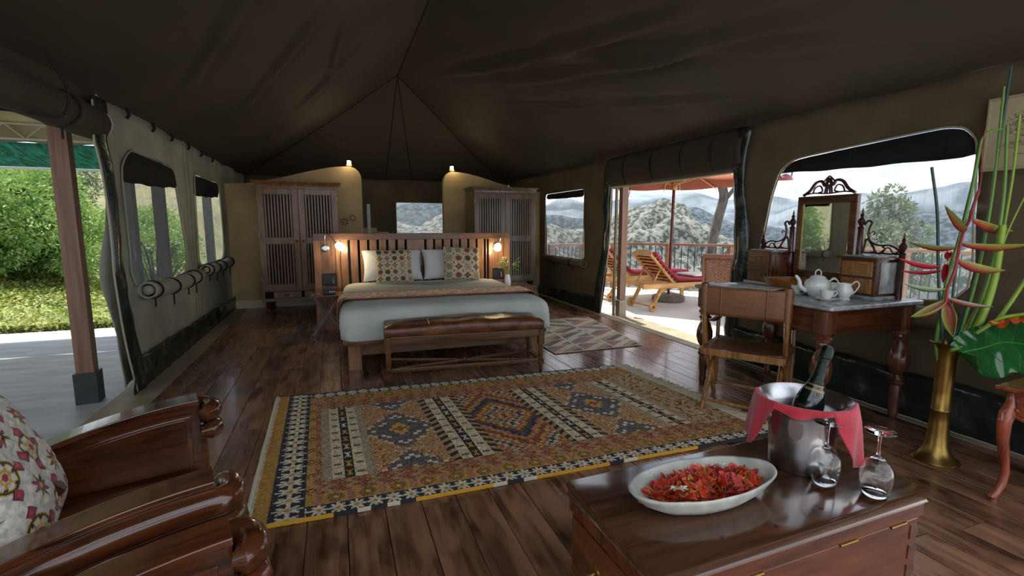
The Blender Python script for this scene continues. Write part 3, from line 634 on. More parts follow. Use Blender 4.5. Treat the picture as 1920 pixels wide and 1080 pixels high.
# bare forked trunk beyond the railing
t = thing('bare_tree', 'bare forked tree trunk beyond the deck railing', 'tree', (8.42, 9.15, -2.5))
MB().tube(catmull([(0, 0, 0), (.1, 0, 2.2), (-.03, 0, 3.0), (.12, -.02, 3.9), (.25, -.05, 4.5), (.16, -.05, 4.9), (.24, -.1, 5.6), (.3, -.1, 6.4)], 5), [.125-.001*i for i in range(36)], 10).build('trunk', M['bark'], t, smooth=True)
MB().tube(catmull([(.2, -.05, 4.35), (.40, -.2, 4.7), (.42, -.25, 4.85)], 5), [.06-.003*i for i in range(11)], 8).build('branch', M['bark'], t, smooth=True)
for a in ((.5, -.28, 4.78), (.55, -.32, 4.62)): MB().tube([(.38, -.2, 4.65), a], [.02, .01], 6).build('twig', M['bark'], t)
# plants just outside the nearer left window
rr = random.Random(5); M['leaf_dark'] = mat('dark plant leaf', '3c4a2c', .6, thin=.15)
t = thing('potted_plant', 'broad leaved plant silhouetted outside the nearer left window', 'plant', (-2.2, 7.38, -.008))
MB().lathe([(.12, 0), (.17, .28), (.18, .3), (.15, .3), (.14, .26), (0, .26)], 16).build('pot', M['steel_base'], t, smooth=True)
mb = MB(); ms = MB()
for i in range(46):
    a = rr.uniform(0, 2*pi); q = rr.uniform(.05, .38); h = rr.uniform(.7, 1.12); p = Vector((cos(a)*q, sin(a)*q, h)); ms.tube([(0, 0, .27), (cos(a)*q*.5, sin(a)*q*.5, h*.7), p], .005, 4)
    d = Vector((cos(a), sin(a), rr.uniform(-.3, .9))).normalized(); leaf_quad(mb, p, d, Vector((0, 0, 1)), rr.uniform(.09, .16), .035)
ms.build('stems', M['leaf_dark'], t, kind='stuff'); mb.build('leaves', M['leaf_dark'], t, kind='stuff')

# ------------------------------------------------------------------ deck railing
M['rail_wood'] = mat('railing wood', '7f5c45', .55, color2='9a7558', scale=20, stretch=(.2, .2, 1)); M['baluster'] = mat('dark baluster', '1f2a31', .5)
rl = thing('deck_railing', 'wooden deck railing with thin dark balusters', 'railing')
bal = MB().tube([(0, 0, .06), (0, 0, .93)], .009, 6).build('baluster', M['baluster'], rl); pst = B(-.045, .045, -.045, .045, 0, .98).build('railing_post', M['rail_wood'], rl, bevel=.004)
first = [1, 1]
def put(o, idx, x, y):
    if first[idx]: first[idx] = 0; q = o
    else: q = o.copy(); COL.objects.link(q); q.parent = rl
    q.location = (x, y, -.008); return q
for (a, b) in zip(RAIL, RAIL[1:-1]):
    a = Vector(a+(0,)); b = Vector(b+(0,)); L_ = (b-a).length; n = int(L_/.125)
    MB().bar(a+Vector((0, 0, .955)), b+Vector((0, 0, .955)), .09, .045).build('handrail', M['rail_wood'], rl); MB().bar(a+Vector((0, 0, .09)), b+Vector((0, 0, .09)), .04, .04).build('bottom_rail', M['rail_wood'], rl)
    for k in range(1, n): p = a.lerp(b, k/n); put(bal, 0, p.x, p.y)
    m_ = max(1, round(L_/1.05))
    for k in range(m_): p = a.lerp(b, k/m_); put(pst, 1, p.x, p.y)
# ------------------------------------------------------------------ furniture materials
M['ward'] = wood('wardrobe wood', '573918', '966a38', .4, 'z', .3, .10, 2.2)
M['ward_slat'] = wood('slat wood', '4a3016', '865d32', .4, 'z', .3, .18, 2.2)
M['ward_r'] = wood('grey brown wardrobe wood', '4a3a28', '7d6650', .4, 'z', .3, .10, 2.2)
M['dark_in'] = mat('dark interior', '0d0806', .9)
M['head'] = wood('headboard wood', '4d3019', '8c6038', .4, 'z', .3, .2, 2.0)
M['bedwood'] = wood('bed frame wood', '402614', '744a28', .4, 'x', .3, .15, 2.0)
M['bench'] = wood('bench wood', '36200f', '66401f', .3, 'x', .5, .1, 2.0)
M['leather'] = mat('cracked brown leather', '4a2516', .35, color2='7a4a25', scale=6, bump=.5, bscale=26, lo=.35, hi=.75)
M['linen'] = mat('pale grey green bed linen', 'bfc4bd', .85, color2='b0b7b0', scale=3, bump=.25, bscale=9)
M['white_linen'] = mat('white pillow linen', 'd5d8d8', .85, bump=.5, bscale=8)
M['brass'] = mat('brass', '9c8049', .36, 1, color2='8a6a30', scale=9, lo=.4, hi=.7)
M['chrome'] = mat('brushed chrome', 'c9cccd', .22, 1)
M['copper'] = mat('copper knob', 'a4512c', .35, 1)
M['white'] = mat('white ceramic', 'dcdedb', .2, coat=.5)
M['black'] = mat('black plastic', '101113', .4)
M['glow'] = mat('lit frosted glass', 'fff2d0', .4, emit='ffe3a6', es=9)

def rrect(x0, x1, y0, y1, r, n=5, dens=0):
    o = []
    for cx, cy, a in ((x1-r, y1-r, 0), (x0+r, y1-r, pi/2), (x0+r, y0+r, pi), (x1-r, y0+r, 3*pi/2)):
        for k in range(n+1): t = a+pi/2*k/n; o.append((cx+r*cos(t), cy+r*sin(t)))
    if dens:
        q = []
        for i, p in enumerate(o):
            a = Vector(p); b = Vector(o[(i+1) % len(o)]); k = max(1, int((b-a).length/dens)); q += [tuple(a.lerp(b, j/k)) for j in range(k)]
        o = q
    return o
def loft(mb, base, levels, disp=None, cap=True):   # base outline [(x,y)], levels [(z, scale inset in metres)]
    cx = sum(p[0] for p in base)/len(base); cy = sum(p[1] for p in base)/len(base)
    hx = max(abs(p[0]-cx) for p in base); hy = max(abs(p[1]-cy) for p in base); n = len(base); b = len(mb.v)
    for j, (z, ins) in enumerate(levels):
        for i, (x, y) in enumerate(base):
            X = cx+(x-cx)*(hx-ins)/hx; Y = cy+(y-cy)*(hy-ins)/hy; P = (X, Y, z)
            if disp: P = disp(X, Y, z, j)
            mb.v.append(P)
    for j in range(len(levels)-1):
        for i in range(n): mb.f.append((b+j*n+i, b+j*n+(i+1) % n, b+(j+1)*n+(i+1) % n, b+(j+1)*n+i))
    if cap: mb.f.append(tuple(b+i for i in range(n))[::-1]); mb.f.append(tuple(b+(len(levels)-1)*n+i for i in range(n)))
    return mb

# ------------------------------------------------------------------ wardrobes
def wardrobe(loc, w, label, mw, ms, h=2.0):
    t = thing('wardrobe', label, 'wardrobe', loc, 0); hw = w/2; d = .56
    mb = MB(); mb.box(-hw, -hw+.03, 0, d, .2, h-.08); mb.box(hw-.03, hw, 0, d, .2, h-.08); mb.box(-hw+.03, hw-.03, d-.02, d, .2, h-.08); mb.box(-hw+.03, hw-.03, 0, d-.02, h-.11, h-.08)
    mb.box(-hw+.03, hw-.03, 0, d-.02, .2, .24); mb.box(-hw+.03, hw-.03, 0, d-.02, .345, .37); mb.build('carcass', mw, t, bevel=.003)
    B(-hw+.03, hw-.03, .05, .06, .24, h-.11).build('inner_lining', M['dark_in'], t)
    loft(MB(), rrect(-hw-.06, hw+.06, -.06, d, .005, 1), [(h-.012, .0), (h, 0)]).build('cornice_top', mw, t, bevel=.003)
    loft(MB(), rrect(-hw-.05, hw+.05, -.05, d, .005, 1), [(h-.085, .05), (h-.06, .045), (h-.04, .03), (h-.012, .008)]).build('cornice', mw, t)
    B(-hw-.01, hw+.01, -.012, .02, .195, .215).build('base_moulding', mw, t, bevel=.004)
    dw = w/2-.005; slats = [None]
    z0, z1 = .372, h-.112
    for s in (-1, 1):
        x0, x1 = (-hw+.004, -.003) if s < 0 else (.003, hw-.004)
        mb = MB(); st = .085
        mb.box(x0, x0+st, -.022, .0, z0, z1); mb.box(x1-st, x1, -.022, 0, z0, z1)
        for a, b in ((z0, z0+.085), (1.065, 1.165), (z1-.085, z1)): mb.box(x0+st, x1-st, -.022, 0, a, b)
        dr = mb.build('door', mw, t, bevel=.003)
        n = 9; pw = (x1-x0-2*st)/n
        for a, b in ((z0+.085, 1.065), (1.165, z1-.085)):
            for k in range(n):
                xx = x0+st+pw*(k+.5)
                if slats[0] is None or abs(slats[0]['h']-(b-a)) > .001:
                    q = B(-pw*.31, pw*.31, -.018, -.004, 0, b-a).build('slat', ms, dr, bevel=.002); slats[0] = {'h': b-a, 'o': q}
                else: q = slats[0]['o'].copy(); COL.objects.link(q); q.parent = dr
                q.location = (xx, 0, a)
        MB().lathe([(.006, 0), (.008, .012), (.017, .02), (.018, .03), (.01, .036), (0, .037)], 12, M=Matrix.Rotation(pi/2, 4, 'X')).build('knob', M['copper'], dr, smooth=True).location = (-s*-.0+(-.045 if s < 0 else .045), -.022, 1.11)
        for zz in (.55, 1.2, 1.75): B(-.006, .006, -.028, -.018, -.03, .03).build('hinge', M['brass'], dr).location = ((x0 if s < 0 else x1), 0, zz)
    dwr = B(-hw+.15, -.02, -.015, .02, .245, .34).build('drawer', mw, t, bevel=.004)
    MB().lathe([(.03, 0), (.034, .006), (.02, .014), (0, .016)], 14, M=T(-hw/2+.05, -.016, .29) @ Matrix.Rotation(pi/2, 4, 'X'), sy=.6).build('cup_handle', M['brass'], dwr, smooth=True)
    dwr = B(.02, hw-.15, -.015, .02, .245, .34).build('drawer', mw, t, bevel=.004)
    MB().lathe([(.03, 0), (.034, .006), (.02, .014), (0, .016)], 14, M=T(hw/2-.05, -.016, .29) @ Matrix.Rotation(pi/2, 4, 'X'), sy=.6).build('cup_handle', M['brass'], dwr, smooth=True)
    for x in (-hw+.07, hw-.07):
        for y in (.07, d-.07): MB().lathe([(.028, 0), (.05, .03), (.052, .05), (.03, .075), (.045, .1), (.055, .13), (.035, .16), (.05, .18), (.05, .2)], 16).build('foot', M['bench'], t, smooth=True).location = (x, y, 0)
    return t
wardrobe((-.50, 8.03, 0), 1.12, 'tall brown slatted wardrobe against the left plaster wall', M['ward'], M['ward_slat'])
wardrobe((2.82, 8.03, 0), 1.13, 'tall grey brown slatted wardrobe against the right plaster wall', M['ward_r'], M['ward_r'])

# ------------------------------------------------------------------ headboard
t = thing('headboard', 'long slatted dark wood headboard with a plain lamp panel at each end', 'headboard', (1.075, 6.72, 0))
hw = 1.345; HB = 1.24
B(-hw, hw, -.035, .05, HB-.085, HB).build('top_rail', M['bedwood'], t, bevel=.004)
B(-hw, hw, .03, .045, 0, HB-.085).build('backing', M['dark_in'], t)
for x0, x1 in ((-hw, -hw+.085), (-1.075, -1.02), (1.02, 1.075), (hw-.085, hw)): B(x0, x1, -.025, .03, 0, HB-.085).build('stile', M['head'], t, bevel=.003)
for s in (-1, 1):
    a, b = (-1.26, -1.075) if s < 0 else (1.075, 1.26)
    pn = B(a, b, -.006, .03, .72, HB-.085).build('lamp_panel', M['head'], t, bevel=.002); B(a, b, -.006, .03, 0, .55).build('lower_panel', M['head'], t, bevel=.002)
    n_ = MB(); n_.box(a, b, .02, .028, .55, .72); n_.build('socket_niche', M['black'], t, label='black recessed socket niche')
    B(a+.01, b-.01, -.012, .02, .575, .70).build('socket_plate', M['black'], t, bevel=.004, label='black socket plate')
    MB().tube([(b-.05, -.014, .66), (b-.05, -.03, .64), (b-.045, -.03, .59)], .006, 6).build('plug_lead', M['chrome'], t)
pw = .123; k = 0; x = -1.02
while x < 1.0:
    w = .27 if abs(x+.13) < .07 else pw; w = min(w, 1.02-x)
    B(x+.006, x+w-.026, -.018, .03, 0, HB-.085).build('plank', M['head'], t, bevel=.003); x += w
def reading_lamp(x, label, side):
    l = thing('reading_lamp', label, 'lamp', (x, 6.72-.006-.004, 1.05))
    MB().lathe([(.048, 0), (.048, .012), (.04, .018), (.03, .018), (.026, .026), (0, .026)], 20, M=Matrix.Rotation(pi/2, 4, 'X')).build('wall_plate', M['chrome'], l, smooth=True)
    if side < 0: pts = [(0, -.02, .03), (.0, -.07, .13), (.02, -.10, .185), (.07, -.12, .16), (.12, -.13, .09)]; hp = Vector((.165, -.14, .04)); d = Vector((.75, -.15, -.65)).normalized()
    else: pts = [(.05, -.02, .05), (.05, -.06, .12), (.04, -.09, .14), (.02, -.11, .10), (.0, -.12, .05)]; hp = Vector((-.02, -.14, .0)); d = Vector((-.25, -.4, -.88)).normalized()
    MB().tube(catmull(pts, 6), .005, 6).build('gooseneck', M['chrome'], l, smooth=True)
    R = d.to_track_quat('Z', 'Y').to_matrix().to_4x4(); R.translation = hp-d*.05
    MB().lathe([(.012, 0), (.02, .008), (.04, .03), (.048, .07), (.046, .105), (.03, .118), (0, .12)], 18, M=R).build('glass_shade', M['glow'], l, smooth=True, label='glowing frosted glass shade')
    MB().lathe([(.01, -.012), (.022, -.005), (.023, .012), (.018, .014)], 14, M=R).build('socket', M['chrome'], l, smooth=True)
    p = bpy.data.lights.new('lamp_glow', 'POINT'); p.energy = 1.6; p.color = (1, .78, .48); p.shadow_soft_size = .05
    po = bpy.data.objects.new('lamp_glow', p); COL.objects.link(po); po.location = hp+d*.10+Vector((0, -.04, 0)); po.parent = l
reading_lamp(-.125, 'lit gooseneck reading lamp on the left end of the headboard', -1)
reading_lamp(2.215, 'lit gooseneck reading lamp on the right end of the headboard', 1)

# ------------------------------------------------------------------ bed
bed = thing('bed', 'wide dark wood platform bed with chunky square legs', 'bed', (1.10, 6.66, 0), -.035)
B(-1.0, 1.0, -2.15, -.02, .25, .30).build('platform', M['bedwood'], bed, bevel=.006)
B(-.88, .88, -2.02, -1.97, .12, .25).build('front_beam', M['bedwood'], bed, bevel=.003)
for s in (-1, 1): B(s*.9-.025, s*.9+.025, -1.97, -.15, .13, .25).build('side_beam', M['bedwood'], bed, bevel=.003)
for x in (-.90, .90):
    for y in (-2.06, -.3): B(x-.06, x+.06, y-.05, y+.07, 0, .25).build('leg', M['head'], bed, bevel=.004)
loft(MB(), rrect(-.98, .98, -2.10, -.03, .08), [(.302, .01), (.32, 0), (.5, 0), (.55, .03)]).build('mattress', M['white_linen'], bed, smooth='all')
def bd(X, Y, z, j):
    q = min(1, max(0, (.62-z)/.30)); n1 = .022*nz3(X*5, Y*5, z*1.5)*q+.015*sin(X*17+Y*19)*q*nz3(X*2, Y*2, 5); s = 1+n1
    zz = z
    if j == 0: zz = z+.02*nz3(X*4, Y*4, 8)
    if z > .59: zz += .008*nz3(X*4, Y*4, 1)+.005*nz3(X*14, Y*5, 2)
    if X > .8 and j < 6: X += .03*q
    return (X*s, -1.06+(Y+1.06)*s, zz)
cover = loft(MB(), rrect(-1.02, 1.04, -2.16, -.05, .12, 6, .04), [(.285, .0), (.30, -.012), (.36, -.012), (.42, -.014), (.48, -.01), (.53, .0), (.565, .022), (.590, .06), (.603, .11), (.608, .17), (.61, .3), (.611, .5), (.612, .7), (.612, .9), (.612, .98)], bd).build('bedspread', M['linen'], smooth='all')
tag(cover, 'pale grey green bedspread draped over the wide bed', 'bedspread', loc=bed.location, rz=-.035)
for i in range(2): pass
def strip_over(y0, y1, w, z, nu=90, nv=10, seed=0, drop=.30):     # a cloth strip laid across the bed
    vs = []
    def f(u, v):
        tot = 2*(w+drop); s = (u-.5)*tot; y = lerp(y0, y1, v); a = abs(s); sg = 1 if s > 0 else -1; r = .07
        flat = w-r
        if a < flat: X = a; Z = z
        elif a < flat+r*pi/2: t = (a-flat)/r; X = flat+r*sin(t); Z = z-r*(1-cos(t))
        else: X = w; Z = z-r-(a-flat-r*pi/2)
        return (sg*X, y+.006*sin(s*6), Z+.004*nz3(s*6, v*3, seed))
    return MB().grid(f, nu, nv), nu, nv

# patterned cloth colours
K = {k: srgb(v)[:3] for k, v in dict(cream='cfc2a2', white='d8d2c4', red='8c2a22', rust='9a4a2c', navy='27303c', black='1d1a1c', gold='b98a2e', tan='a8895e', grey='6b6360', pink='a8605a', brown='4a3026', teal='3d5a5c', yel='c9a53c', dgreen='3d4a2c').items()}
def hsh(*a):
    n = 0
    for i, v in enumerate(a): n = n*31+int(v)*(i+7)*2654435761
    n = (n ^ (n >> 13)) & 0xffffff; n = (n*1274126177+12345) & 0xffffff; return n/0xffffff
def mixc(a, b, t): return tuple(a[i]*(1-t)+b[i]*t for i in range(3))
def medallion(cx, cy, s):    # cx, cy in cell units -1..1, s picks the colours; returns a colour key or None
    a = max(abs(cx), abs(cy)); d = abs(cx)+abs(cy); r = hypot(cx, cy); ang = atan2(cy, cx)
    if s < .36:
        if r < .16: return 'gold'
        if r < .30: return 'black'
        if r < .62+.16*cos(ang*8): return 'red' if s < .2 else 'black'
        if .74 < r < .84 and cos(ang*8) < .2: return 'brown'
    elif s < .7:
        if d < .22: return 'cream'
        if d < .48: return 'red' if s < .55 else 'rust'
        if d < .62: return 'black'
        if d < .80 and (int((cx+9)*9)+int((cy+9)*9)) % 2: return 'gold'
        if d < .95 and a > .55: return 'brown'
    else:
        if r < .22: return 'red'
        if abs(r-.45) < .09: return 'tan' if s < .85 else 'teal'
        if abs(r-.75) < .08 and cos(ang*6) > -.3: return 'black'
        if a < .85 and abs(abs(cx)-abs(cy)) < .07: return 'gold'
    return None
def cushion_col(u, v, nu=4, nv=4, seed=0, base='cream'):
    cu, cv = u*nu, v*nv; i, j = int(cu), int(cv); x, y = (cu-i)*2-1, (cv-j)*2-1
    c = medallion(x*1.08, y*1.08, hsh(i+3, j+5, seed))
    if c is None and abs(y) > .93 and sin(u*60) > .2: c = 'brown'
    if c is None and abs(x) > .9 and abs(y) > .7: c = 'rust'
    return K[c] if c else K[base]
def pillow(name, mat_, w, h, th, parent=None, cfn=None, n=40, seed=0, pinch=.06, ruffle=0):
    mb = MB(); cols = []
    for side in (1, -1):
        b = len(mb.v)
        for j in range(n+1):
            for i in range(n+1):
                u, v = i/n*2-1, j/n*2-1; e = (1-abs(u)**2.6)*(1-abs(v)**2.6); z = side*th/2*max(0, e)**.42
                k = 1-pinch*(1-abs(v)**2)*abs(u)**3-0; k2 = 1-pinch*(1-abs(u)**2)*abs(v)**3
                x = u*w/2*k; y = v*h/2*k2; z += .012*nz3(u*3+seed, v*3, side)*e+.006*nz3(u*9, v*9, seed)*e
                if ruffle and max(abs(u), abs(v)) > .93: z += ruffle*sin((u+v)*23+seed)*(max(abs(u), abs(v))-.93)/.07
                mb.v.append((x, z, y+h/2))
                if cfn: cols.append(cfn(i/n, j/n))
        for j in range(n):
            for i in range(n):
                a = b+j*(n+1)+i; q = (a, a+1, a+n+2, a+n+1); mb.f.append(q if side < 0 else q[::-1])
    return mb.build(name, mat_, parent, smooth='all', cols=cols if cfn else None)
M['vcloth'] = mat('printed cloth', 'ffffff', .9, color2='cfcfcf', scale=60, vcol=True, bump=.3, bscale=120, sheen=.2)
M['vcloth'].node_tree.nodes['Principled BSDF'].inputs['Base Color'].default_value = (1, 1, 1, 1)

def runner_col(u, v, seed=0):
    s = hsh(int(u*75), int(v*9), seed); z = nz3(u*14, v*3, 4); w = abs(v-.5)
    if w > .46: return K['rust']
    if w > .40: return K['brown']
    m = sin(u*2*pi*11)*.30
    if abs((v-.5)-m*.6) < .05: return K['yel']
    if abs(abs(v-.5)-.22+m*.3) < .035: return K['gold']
    if s < .22: return (.80, .52, .07) if z > -.2 else (.6, .2, .12)
    if s < .24: return K['black']
    return (.50, .12, .03) if z > -.1 else ((.42, .03, .02) if s < .75 else (.75, .45, .06))
rb, nu, nv = strip_over(-1.78, -1.28, 1.05, .628, 200, 22)
cols = [tuple(min(.95, 1.5*q) for q in runner_col(i/nu, j/nv)) for j in range(nv+1) for i in range(nu+1)]
rn = rb.build('bed_runner', M['vcloth'], smooth='all', cols=cols, solid=.006); tag(rn, 'red and gold woven runner across the foot of the bed', 'bed runner', loc=bed.location, rz=-.035)
tag(pillow('pillow', M['white_linen'], .78, .44, .20, seed=1, ruffle=.012), 'white ruffled pillow behind the left patterned cushion', 'pillow', 'white bed pillows', (.71, 6.50, .615)).rotation_euler = (radians(-24), 0, .0)
tag(pillow('pillow', M['white_linen'], .78, .44, .20, seed=5, ruffle=.012), 'white creased pillow behind the right patterned cushion', 'pillow', 'white bed pillows', (1.50, 6.50, .615)).rotation_euler = (radians(-24), 0, .0)
tag(pillow('cushion', M['vcloth'], .47, .44, .17, cfn=lambda u, v: cushion_col(u, v, 5, 5, 1), n=100, seed=2), 'beige embroidered cushion leaning on the left bed pillow', 'cushion', 'patterned bed cushions', (.70, 6.24, .615)).rotation_euler = (radians(-17), 0, .03)
tag(pillow('cushion', M['vcloth'], .50, .46, .17, cfn=lambda u, v: cushion_col(u, v, 4, 4, 9, 'cream'), n=100, seed=3), 'beige embroidered cushion with larger motifs leaning on the right bed pillow', 'cushion', 'patterned bed cushions', (1.58, 6.25, .615)).rotation_euler = (radians(-16), radians(3), .0)

# ------------------------------------------------------------------ bench at the foot of the bed
bn = thing('bench', 'dark wooden bench with a cracked brown leather top at the foot of the bed', 'bench', (1.075, 4.20, 0), -.10)
Lb = .70; Db = .185
def bq(X, Y, z, j): return (X, Y, z+(.010*nz3(X*6, Y*5)+.012*sin(X*4+1) if z > .48 else 0))
seat = loft(MB(), rrect(-Lb-.01, Lb+.01, -Db-.01, Db+.01, .015, 3, .03), [(.41, .004), (.415, 0), (.475, -.004), (.497, .008), (.508, .03), (.512, .08), (.513, .15), (.513, .18)], bq).build('leather_pad', M['leather'], bn, smooth='all')
for x in (-.33, .02, .35): MB().tube([(x, -Db-.015, .46), (x, -Db+.005, .505), (x, 0, .518), (x, Db, .505)], .0035, 4).build('pad_seam', M['leather'], seat)
for s in (-1, 1): B(-Lb+.03, Lb-.03, s*Db-.012, s*Db+.012, .345, .408).build('long_apron', M['bench'], bn, bevel=.003)
for s in (-1, 1): B(s*(Lb-.012)-.012, s*(Lb-.012)+.012, -Db+.02, Db-.02, .345, .408).build('end_apron', M['bench'], bn, bevel=.003)
for x in (-Lb+.02, Lb-.02):
    for y in (-Db+.01, Db-.01):
        mb = loft(MB(), rrect(-.028, .028, -.028, .028, .006, 2), [(.27, .0), (.408, 0)]); mb.lathe([(.02, .12), (.022, .13), (.024, .2), (.022, .27)], 10)
        loft(mb, rrect(-.026, .026, -.026, .026, .006, 2), [(.085, .0), (.13, 0)]); mb.lathe([(.014, 0), (.019, .03), (.021, .085)], 10); mb.build('leg', M['bench'], bn, smooth=True).location = (x, y, 0)
for s in (-1, 1): MB().bar((s*(Lb-.02), -Db+.01, .11), (s*(Lb-.02), Db-.01, .11), .035, .025).build('end_stretcher', M['bench'], bn, bevel=.003)
B(-Lb+.02, Lb-.02, -Db-.002, -Db+.022, .10, .13).build('front_stretcher', M['bench'], bn, bevel=.003)
for s in (-1, 1): MB().bar((s*(Lb-.04), -Db+.02, .12), (-s*(Lb-.04), Db-.02, .34 if 0 else .12), .03, .022).build('cross_stretcher', M['bench'], bn, bevel=.003)
MB().ball((0, 0, .137), .009).build('brass_rivet', M['brass'], bn, smooth=True)

# ------------------------------------------------------------------ bedside stands
def stand(loc, label, w=.36, d=.40, h=.50):
    t = thing('bedside_table', label, 'bedside table', loc)
    B(-w/2-.02, w/2+.02, -d/2, d/2, h-.02, h).build('table_top', M['bench'], t, bevel=.003)
    for y in (-d/2+.03, d/2-.03):
        for s in (-1, 1): MB().bar((s*w/2, y+s*.008, .01), (-s*(w/2-.03), y+s*.008, h-.02), .038, .016, (0, 1, 0)).build('leg', M['bench'], t, bevel=.003)
        MB().ball((0, y-.02, .25), .008).build('rivet', M['brass'], t)
    for s in (-1, 1): MB().bar((s*w*.36, -d/2+.03, .08), (s*w*.36, d/2-.03, .08), .02, .02).build('stretcher', M['bench'], t)
    return t
stand((-.12, 6.36, 0), 'folding cross-legged bedside table left of the bed')
stand((2.40, 6.36, 0), 'folding cross-legged bedside table right of the bed, mostly hidden', .40)
r = thing('clock_radio', 'small black clock radio with three pale buttons on the left bedside table', 'radio', (-.10, 6.33, .50))
MB().prism([(-.07, 0), (.07, 0), (.07, .08), (-.07, .08)], .12).build('body', M['black'], r, bevel=.008)
for k in range(3): MB().cbox((.012+k*.024, -.062, .035), (.014, .006, .018)).build('button', M['white'], r)
MB().tube(catmull([(-.075, -.03, .02), (-.12, -.07, .01), (-.17, -.10, .008), (-.20, -.14, .0), (-.215, -.17, -.05)], 5), .004, 5).build('cable', M['black'], r)
v = thing('flower_vase', 'small white vase of green and white flowers right of the bed', 'vase', (2.26, 6.33, .50))
MB().lathe([(.035, 0), (.04, .01), (.042, .09), (.03, .15), (.028, .165), (.022, .165), (.024, .14), (.03, .05), (0, .03)], 18).build('vase_body', M['white'], v, smooth=True)
mb = MB(); fl2 = MB(); rr = random.Random(3); st2 = MB()
for i in range(16):
    a = rr.uniform(0, 2*pi); q = rr.uniform(.05, .17); h = .19+rr.uniform(.03, .22); p = Vector((cos(a)*q, sin(a)*q*.6, h)); st2.tube([(0, 0, .08), (cos(a)*q*.35, sin(a)*q*.2, h*.7), p], .0025, 4)
    for k in range(5): d = (Vector((cos(a), sin(a), .5))+rdir()*.8).normalized(); leaf_quad(mb, p*rr.uniform(.75, 1), d, rdir(), .055, .011)
    if i % 3 == 0:
        for k in range(7): d = rdir(); leaf_quad(fl2, p, d, rdir(), .03, .008)
st2.build('stems', mat('stem green', '5f7a3a', .6), v); mb.build('leaves', mat('posy leaf', '7f9c4a', .6, thin=.3), v); fl2.build('petals', mat('posy petal', 'e4e0c8', .7, thin=.3), v)

# ------------------------------------------------------------------ patchwork rug at the right of the bed
nx, ny = 130, 190
def pcol(u, v):
    i, j = int(u*3), int(v*6); x, y = u*3-i, v*6-j; q = int((x*(1 if hsh(i, j) > .5 else -1)+y*.9+2)*3+hsh(i, j, 4)*2)
    if min(x, 1-x)*.35 < .012 or min(y, 1-y)*.27 < .012: return K['cream']
    return [K['cream'], K['brown'], K['tan'], K['cream'], K['pink'], K['grey']][(q+int(hsh(i, j, 2)*6)) % 6]
mb = MB().grid(lambda u, v: (lerp(2.12, lerp(3.2, 3.45, v), u)+.006*nz3(u*8, v*8), lerp(4.46, 6.15, v), .006+.003*(1+nz3(u*6, v*8, 2))), nx, ny)
o = mb.build('patchwork_rug', M['vcloth'], smooth='all', cols=[pcol(i/nx*.999, j/ny*.999) for j in range(ny+1) for i in range(nx+1)], solid=.006)
tag(o, 'cream and brown patchwork rug on the floor right of the bed', 'rug')
